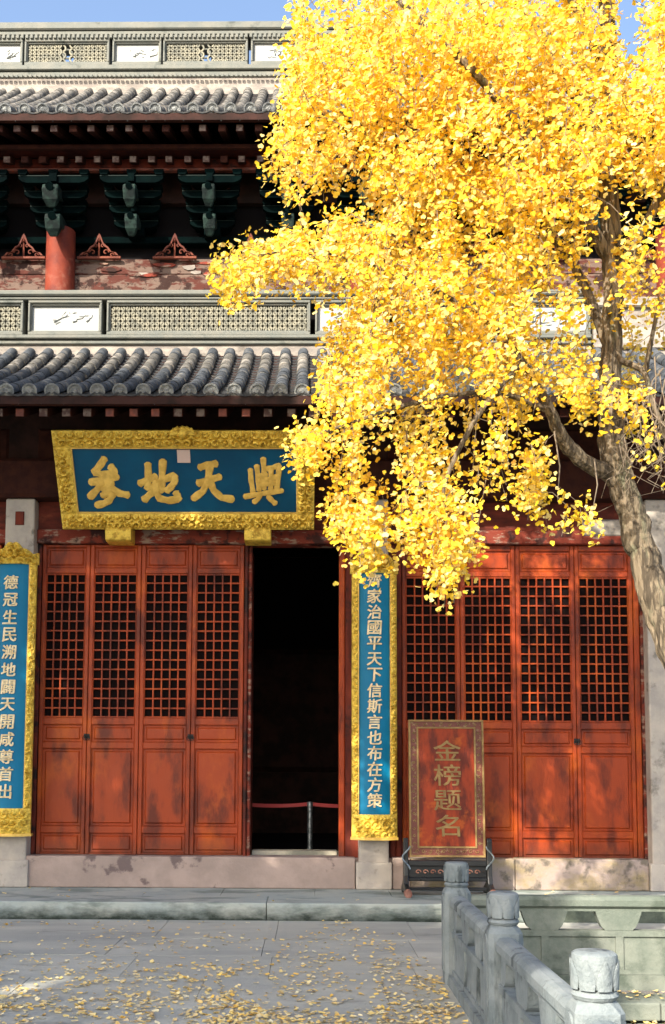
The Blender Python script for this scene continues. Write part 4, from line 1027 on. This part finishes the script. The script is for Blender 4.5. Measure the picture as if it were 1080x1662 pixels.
L2 = [
 ([(992, 772), (948, 748), (914, 714), (890, 660), (850, 590), (790, 520), (700, 470), (600, 430), (500, 405), (420, 415)], [8.1, 8.0, 7.9, 7.8, 7.75, 7.7, 7.6, 7.6, 7.6, 7.6], [15, 13, 12, 9, 6, 5, 4, 3, 2.5, 2]),
 ([(890, 665), (820, 640), (740, 640), (650, 660), (560, 690), (490, 715)], [7.8, 7.7, 7.6, 7.5, 7.5, 7.5], [6, 5, 4, 3.5, 3, 2]),
 ([(988, 560), (930, 430), (840, 330), (720, 240), (600, 190), (500, 190)], [8.1, 8.3, 8.4, 8.5, 8.5, 8.5], [10, 7, 6, 5, 4, 2]),
 ([(990, 420), (900, 280), (800, 150), (690, 40), (600, -40)], [8.1, 7.9, 7.7, 7.6, 7.6], [12, 10, 8, 6, 3]),
 ([(987, 250), (900, 100), (820, -20), (760, -150)], [8.1, 8.3, 8.5, 8.7], [11, 9, 7, 3]),
 ([(992, 480), (1040, 380), (1110, 260), (1190, 160), (1260, 90)], [8.1, 8.0, 7.9, 7.8, 7.8], [11, 9, 8, 6, 3]),
 ([(988, 300), (1060, 180), (1100, 60), (1160, -80)], [8.1, 8.3, 8.5, 8.6], [9, 8, 6, 3]),
 ([(990, 570), (1015, 588), (1046, 605), (1060, 655), (1078, 700), (1095, 760)], [8.1, 8.0, 7.95, 7.9, 7.9, 7.9], [6, 5.5, 5, 4.5, 4, 2]),
 ([(1048, 606), (1060, 540), (1078, 470), (1120, 400)], [7.95, 7.9, 7.9, 7.9], [4.5, 4, 3.5, 2]),
 ([(986, 120), (900, -60), (800, -240), (700, -380)], [8.1, 7.9, 7.7, 7.6], [10, 8, 6, 3]),
 ([(990, -60), (1080, -250), (1200, -420)], [8.1, 8.2, 8.3], [8, 6, 3]),
 ([(850, 590), (800, 640), (750, 720), (720, 800), (735, 880)], [7.75, 7.6, 7.5, 7.5, 7.5], [6, 5, 4, 3, 1.5]),
 ([(720, 240), (660, 330), (620, 450), (600, 560)], [8.5, 8.2, 7.9, 7.7], [6, 5, 4, 2]),
]
for pix, dep, rp in L2:
    o_, r_ = limb(pix, dep, rp); MB().tube(o_, r_, 8).build('branch', 'bark', ginkgo, True)
# bark ridges and branch collars
kn = MB()
for (a, b2, r_) in ((1040, 800, 12), (1012, 860, 9), (985, 700, 10), (1080, 1000, 10)):
    c = P(a, b2, YG-.12); kn.lathe([(0, c.z-.03), (r_*.0045, c.z-.01), (r_*.0035, c.z+.02), (0, c.z+.03)], c.x, c.y-.06, 8)
A = [(484,-20),(462,120),(450,190),(438,250),(455,290),(485,325),(480,368),(420,392),(370,412),(345,432),(368,452),(405,442),(445,432),(480,445),(540,462),(590,468),(602,500),(575,545),(552,590),(520,635),(515,662),(530,688),(475,712),(480,728),(540,735),(560,790),(600,800),(650,790),(700,800),(780,780),(840,770),(895,755),(895,720),(880,650),(850,600),(850,520),(860,450),(945,410),(955,325),(1000,295),(1010,260),(1090,325),(1230,300),(1300,100),(1250,-20)]
B = [(1005,345),(1090,335),(1230,320),(1230,520),(1100,720),(1010,700),(1015,560)]
C = [(850,450),(965,430),(968,650),(900,690),(850,600)]
D = [(560,780),(800,775),(780,860),(745,930),(640,880),(590,865),(560,850)]
Utop = [(484,-20),(1250,-20),(1300,-300),(1200,-560),(1000,-700),(800,-560),(600,-380),(500,-200)]
holes = [(545,305,58,30),(500,340,34,18),(600,340,20,14),(868,200,24,13),(866,408,12,11),(759,384,9,9),(1016,32,24,66),(895,690,26,15),(620,760,34,14),(720,700,20,9),(600,705,18,10),(690,640,20,11),(905,455,16,10),(560,640,13,9)]
cl = []
def try_add(n, x0, x1, y0, y1, fn):
    for _ in range(n):
        px = rng.uniform(x0, x1); py = rng.uniform(y0, y1); d = fn(px, py)
        if rng.random() < d: cl.append((px, py))
def dens(px, py):
    d = 0
    if inpoly(px, py, A): d = .8 if py < 560 else (.58 if py < 660 else .32)
    elif inpoly(px, py, C): d = .34
    elif inpoly(px, py, B): d = .13
    elif inpoly(px, py, D): d = .12
    if d == 0: return 0
    if 850 < px < 958 and 478 < py < 560 and py > 478: d *= .25
    for hx, hy, ha, hb in holes:
        if ((px-hx)/ha)**2+((py-hy)/hb)**2 < 1: return 0
    nz = mn.noise(Vector((px/48, py/34, 1.7)))
    if 250 < py < 700 and abs(px-992) < 17: return 0
    if 560 < px < 860 and 620 < py < 800: d *= .8
    if py > 600: d *= max(.0, min(1.5, .62+2.9*nz))
    else: d *= max(.45, min(1.2, .9+1.0*nz))
    return d
try_add(7200, 330, 1300, -20, 960, dens)
inA = len(cl)
try_add(700, 480, 1300, -700, -20, lambda a, b: .8 if inpoly(a, b, Utop) else 0)
def sprayline(pts, n, jit=9):
    for _ in range(n):
        t = rng.random()*(len(pts)-1); i = int(t); f = t-i
        cl.append((pts[i][0]*(1-f)+pts[i+1][0]*f+rng.normal()*jit, pts[i][1]*(1-f)+pts[i+1][1]*f+rng.normal()*jit))
sprayline([(700,790),(728,850),(738,900),(714,930)], 22, 9)
sprayline([(655,800),(668,850),(662,885)], 8, 9)
sprayline([(575,740),(560,790),(550,845)], 12, 10)
sprayline([(600,800),(592,850),(610,880)], 8, 8)
sprayline([(690,850),(725,870),(718,915)], 8, 8)
sprayline([(850,740),(880,770),(868,800)], 9, 8)
sprayline([(925,815),(950,815),(955,835)], 3, 6)
sprayline([(475,716),(510,705),(545,710)], 14, 7)
sprayline([(350,435),(400,425),(470,400)], 22, 10)
sprayline([(372,455),(385,440)], 5, 5)
sprayline([(975,600),(940,610),(950,650)], 12, 12)
sprayline([(985,620),(1005,640),(990,665)], 6, 8)
sprayline([(1010,400),(1015,470),(1040,440)], 8, 12)
sprayline([(610,440),(570,500),(545,560),(525,630)], 24, 9)
sprayline([(560,815),(572,860),(600,885),(625,880)], 10, 8)
P3 = []
for px, py in cl:
    Y = 8.0+max(-1.05, min(1.15, rng.normal()*.55))
    if py > 700: Y = 7.6+rng.normal()*.25
    P3.append(P(px, py, Y))
P3 = np.array([tuple(p) for p in P3])
nodes = [np.array([tuple(p) for p in l[0][4:]]) for l in limbs]; nodes = np.concatenate(nodes); nodes = nodes[nodes[:, 2] > 3.0]
d0 = np.min(np.linalg.norm(P3[:, None]-nodes[None, ::2], axis=2), axis=1)
order = np.argsort(d0); pool = [n_ for n_ in nodes]; poolarr = np.zeros((len(nodes)+len(P3)*2, 3)); poolarr[:len(nodes)] = nodes; pn = len(nodes)
tw = MB(); LP = []; 
def visframe(p): return True
for oi_ in order:
    c = P3[oi_]; q = poolarr[:pn]; dv = q-c; cost = np.linalg.norm(dv*np.array([1, 1, 1]), axis=1)-.25*np.clip(dv[:, 2], 0, .5)
    k = int(np.argmin(cost)); a = q[k]; ln = np.linalg.norm(c-a)
    mid = (a+c)/2+np.array([0, 0, .10*ln])+rng.normal(size=3)*.05*ln
    tip = c+np.array([rng.normal()*.03, rng.normal()*.03, -.13-.12*rng.random()])
    r_ = min(.011, .0032+.003*ln)
    tw.tube([a, mid, c, tip], [r_, r_*.8, r_*.6, .0016], 3, False)
    poolarr[pn] = c; pn += 1
    poolarr[pn] = mid; pn += 1
    nl = int(rng.integers(24, 40)) if c[2] < 9.5 else 14
    t = rng.random(nl); 
    base = np.where(t[:, None] < .35, mid+(c-mid)*(t[:, None]/.35), c+(tip-c)*((t[:, None]-.35)/.65))
    LP.append(base+rng.normal(size=(nl, 3))*np.array([.052, .05, .062]))
# bare hanging twigs right of the trunk
for k in range(26):
    a = P(rng.uniform(1005, 1110), rng.uniform(560, 690), rng.uniform(7.7, 8.2)); pts = [a]
    for j in range(5): pts.append(pts[-1]+Vector((rng.normal()*.05, rng.normal()*.04, -rng.uniform(.07, .19))))
    tw.tube(pts, [.006, .005, .004, .0035, .003, .002], 4, False)
    for j in (2, 3, 4):
        q = pts[j]; tw.tube([q, q+Vector((rng.normal()*.09, rng.normal()*.05, -.08)), q+Vector((rng.normal()*.12, rng.normal()*.06, -.2))], [.0035, .0028, .0016], 3, False)
    if k % 3 == 0: LP.append(np.array([tuple(pts[-1])])+rng.normal(size=(4, 3))*.04)
for (x0, y0, x1, y1) in ((770, 560, 765, 800), (800, 640, 775, 860), (875, 470, 868, 600), (660, 700, 655, 830), (560, 640, 545, 800), (900, 700, 905, 815), (965, 745, 962, 830)):
    a = P(x0, y0, 7.7); b2 = P(x1, y1, 7.65); tw.tube([a, (a+b2)/2+Vector((.03, 0, 0)), b2], [.006, .005, .002], 4, False)
tw.build('twigs', 'twig', ginkgo, kind='stuff')
LPos = np.concatenate(LP); nL = len(LPos)
size = rng.uniform(.024, .041, nL)*np.where(rng.random(nL) < .15, 1.2, 1)
LB = rand_basis(nL, (-.28, -.62, .40), .55)
print('ginkgo clusters', len(P3), 'leaves', nL)
# the 300 leaves that show largest become parts of their own
camv = np.array([tuple(EYE)]); rel = LPos-camv; depth = rel@np.array(tuple(FW))
u_ = (rel@np.array(tuple(RT)))/depth*FOC+CX; v_ = CY-(rel@np.array(tuple(UP)))/depth*FOC
facing = np.abs((LB[:, :, 2]*rel/np.linalg.norm(rel, axis=1)[:, None]).sum(1))
score = size/depth*(.4+facing)*((u_ > 10) & (u_ < 1070) & (v_ > 10) & (v_ < 960))
idx = np.argsort(-score)[:300]; mask = np.ones(nL, bool); mask[idx] = False
crown = link('crown', leaves_mesh('crown', LPos[mask], LB[mask], size[mask], 'ginkgo', tuple(tree_base)), ginkgo, kind='stuff')
lcols = [(.86, .54, .018), (.90, .64, .03), (.92, .72, .09), (.93, .80, .28)]; lms = []
for c in lcols:
    m_ = leafmat('ginkgo_leaf', [c, tuple(x*.93 for x in c)], .42); me = bpy.data.meshes.new('leaf'); me.from_pydata([tuple(v) for v in LT], [], [tuple(int(a) for a in f) for f in LF]); me.materials.append(m_); lms.append(me)
for i in idx:
    o = bpy.data.objects.new('leaf', lms[int(rng.integers(0, 4))]); COL.objects.link(o); o.parent = ginkgo
    mm = Matrix([list(LB[i][0]*size[i])+[0], list(LB[i][1]*size[i])+[0], list(LB[i][2]*size[i])+[0], [0, 0, 0, 1]])
    mm.translation = Vector(LPos[i])-tree_base; o.matrix_basis = mm

# ---------------------------------------------------------------- unseen evergreens added to shade the hall and court
def shade_tree(bx, by, blobs, n, label, thr_=-.22):
    th = thing('unseen_shade_tree', (bx, by, 0), label, 'tree', 'unseen camphor trees added to shade the hall and court')
    c0 = blobs[0]
    MB().tube([(bx, by, -.1), (bx+.1, by, 2), (bx-.1, by+.1, 4.2), (c0[0], c0[1], c0[2])], [.38, .32, .26, .1], 12).build('trunk', 'bark2', th, True)
    br = MB()
    for (x, y, z, a, b, c) in blobs[1:]: br.tube([(bx, by, 3.6), ((bx+x)/2, (by+y)/2, z*.6+1), (x, y, z)], [.16, .11, .04], 8)
    if len(blobs) > 1: br.build('branch', 'bark2', th, True)
    pos = []
    tot = sum(q[3]*q[4]*q[5] for q in blobs)
    for (x, y, z, a, b, c) in blobs:
        nc = int(n*a*b*c/tot)
        d = rng.normal(size=(nc, 3)); d /= np.linalg.norm(d, axis=1)[:, None]; d *= (rng.random(nc)**.4)[:, None]
        q = d*np.array([a, b, c])+np.array([x, y, z])
        keep = np.array([mn.noise(Vector(p)*.62) > thr_ for p in q]); q = q[keep]
        for p in q: pos.append(p+rng.normal(size=(9, 3))*.16)
    pos = np.concatenate(pos)
    sd_ = np.array(tuple(SD)); tt = (YD-pos[:, 1])/(-sd_[1]); hit = pos-sd_*tt[:, None]      # where each leaf's shadow falls on the door plane
    keep = np.ones(len(pos), bool)
    for (cx_, cy_, ra, rb) in ((93, 1112, 26, 58), (185, 1270, 15, 30), (372, 1290, 12, 50), (360, 905, 34, 22)):  # gaps cut in the crown so sun patches reach the doors
        q = P(cx_, cy_, YD); a_, b_2 = ra/129, rb/129
        keep &= ~((((hit[:, 0]-q.x)/a_)**2+((hit[:, 2]-q.z)/b_2)**2) < 1)
    hg = pos-sd_*(pos[:, 2]/sd_[2])[:, None]                                                # and on the paving
    for (cx_, cy_, ra, rb) in ((30, 1600, 1.0, .40), (330, 1575, .5, .28), (190, 1545, .45, .2), (560, 1540, .35, .2), (120, 1650, .6, .25), (480, 1640, .35, .16)):  # leaves thinned to let sun streaks onto the court
        q = PG(cx_, cy_, 0); keep &= ~(((((hg[:, 0]-q.x)/ra)**2+((hg[:, 1]-q.y)/rb)**2) < 1) & (rng.random(len(pos)) < .72))
    pos = pos[keep]; nn = len(pos)
    link('crown', leaves_mesh('crown', pos, rand_basis(nn, (0, 0, .6), .6, .2), rng.uniform(.13, .22, nn), 'camphor', (bx, by, 0)), th, kind='stuff')
SHADE = True
if SHADE:
    shade_tree(-9.2, 4.6, [(-9.2, 4.6, 9.6, 3.0, 2.3, 4.1), (-7.0, 4.4, 9.0, 2.2, 2.0, 3.6), (-4.7, 4.5, 9.6, 1.7, 1.6, 2.3), (-11.0, 4.6, 8.6, 2.4, 2.2, 3.4)], 4200, 'unseen tall evergreen nearer the hall, added left of the court to shade the doors')
    shade_tree(-8.8, -2.6, [(-8.8, -2.6, 9.2, 3.4, 2.8, 3.0), (-6.9, -3.2, 8.7, 2.0, 2.4, 2.2), (-8.0, -.2, 8.4, 2.0, 1.8, 2.4)], 3200, 'unseen broad evergreen farther from the hall, added behind the viewer to shade the paving', -.10)

# ---------------------------------------------------------------- fallen leaves
def scatter(n, fn_pos, name, parent=None, **k):
    pos = []
    while len(pos) < n:
        p = fn_pos()
        if p is not None: pos.append(p)
    pos = np.array(pos); B = rand_basis(n, (0, 0, 3.2), .55, 0); sz = rng.uniform(.022, .042, n)
    pos[:, 2] += .004+.012*rng.random(n)
    return link(name, leaves_mesh(name, pos, B, sz, 'fallen', (0, 0, 0)), parent, **k)
def court_pos():
    px = rng.uniform(-60, 800); py = 1495+rng.random()**.75*(1700-1495)
    p = PG(px, py, 0)
    if p.x > RX-.12 or p.y > YP-.03: return None
    d = .40+.45*(px/780)*((py-1480)/180)+.12*((py-1480)/180)
    nz = mn.noise(Vector((p.x*1.3, p.y*1.1, 0)))*.75+mn.noise(Vector((p.x*4, p.y*3, 5)))*.55
    if py < 1530: d *= .35+.5*(px > 200)
    if rng.random() > max(0.03, d+nz*1.25-.12): return None
    return (p.x, p.y, 0)
scatter(3300, court_pos, 'fallen_leaves', label='pale yellow ginkgo leaves scattered over the grey paving', cat='fallen leaves', kind='stuff')
def plat_pos():
    x = rng.uniform(-4, 5); y = rng.uniform(YP+.03, YC-.1); return (x, y, ZP) if rng.random() < (.25 if x < 1.5 else 1) else None
scatter(60, plat_pos, 'fallen_leaves', label='few ginkgo leaves lying on the stone platform before the doors', cat='fallen leaves', kind='stuff')
def step_pos():
    k = int(rng.integers(0, 5)); y1 = PIT[3]-.34*k; x = rng.uniform(PIT[0]+.05, 5.5)
    y = rng.uniform(y1-.32, y1-.02) if rng.random() < .45 else y1-.02-abs(rng.normal())*.05
    return (x, y, -.03-.15*k)
scatter(950, step_pos, 'fallen_leaves', label='yellow leaves gathered on the stone steps behind the pale balustrade', cat='fallen leaves', kind='stuff')
scatter(1500, lambda: (rng.uniform(PIT[0]+.05, 6), rng.uniform(3.5, 6.9), -.678), 'fallen_leaves', label='bed of yellow leaves on the sunken garden soil', cat='fallen leaves', kind='stuff')
scatter(420, lambda: (rng.uniform(RX+.2, 5.5), rng.uniform(8.55, YP-.05), -.03), 'fallen_leaves', label='leaves strewn behind the greenish balustrade', cat='fallen leaves', kind='stuff')
# low evergreen ground cover in the garden
gp = []
while len(gp) < 500:
    x, y = rng.uniform(PIT[0]+.15, 5), rng.uniform(5.0, 6.85)
    if mn.noise(Vector((x*1.5, y*1.5, 2))) > -.05: gp.append((x, y, -.66+.10*rng.random()))
gp = np.repeat(np.array(gp), 5, axis=0)+rng.normal(size=(2500, 3))*.03
link('ground_cover', leaves_mesh('ground_cover', gp, rand_basis(2500, (0, -.2, .8), .6, .0), rng.uniform(.03, .05, 2500), 'camphor', (0, 0, 0)), None, label='low green ground cover among yellow leaves in the sunken garden', cat='ground cover', kind='stuff')
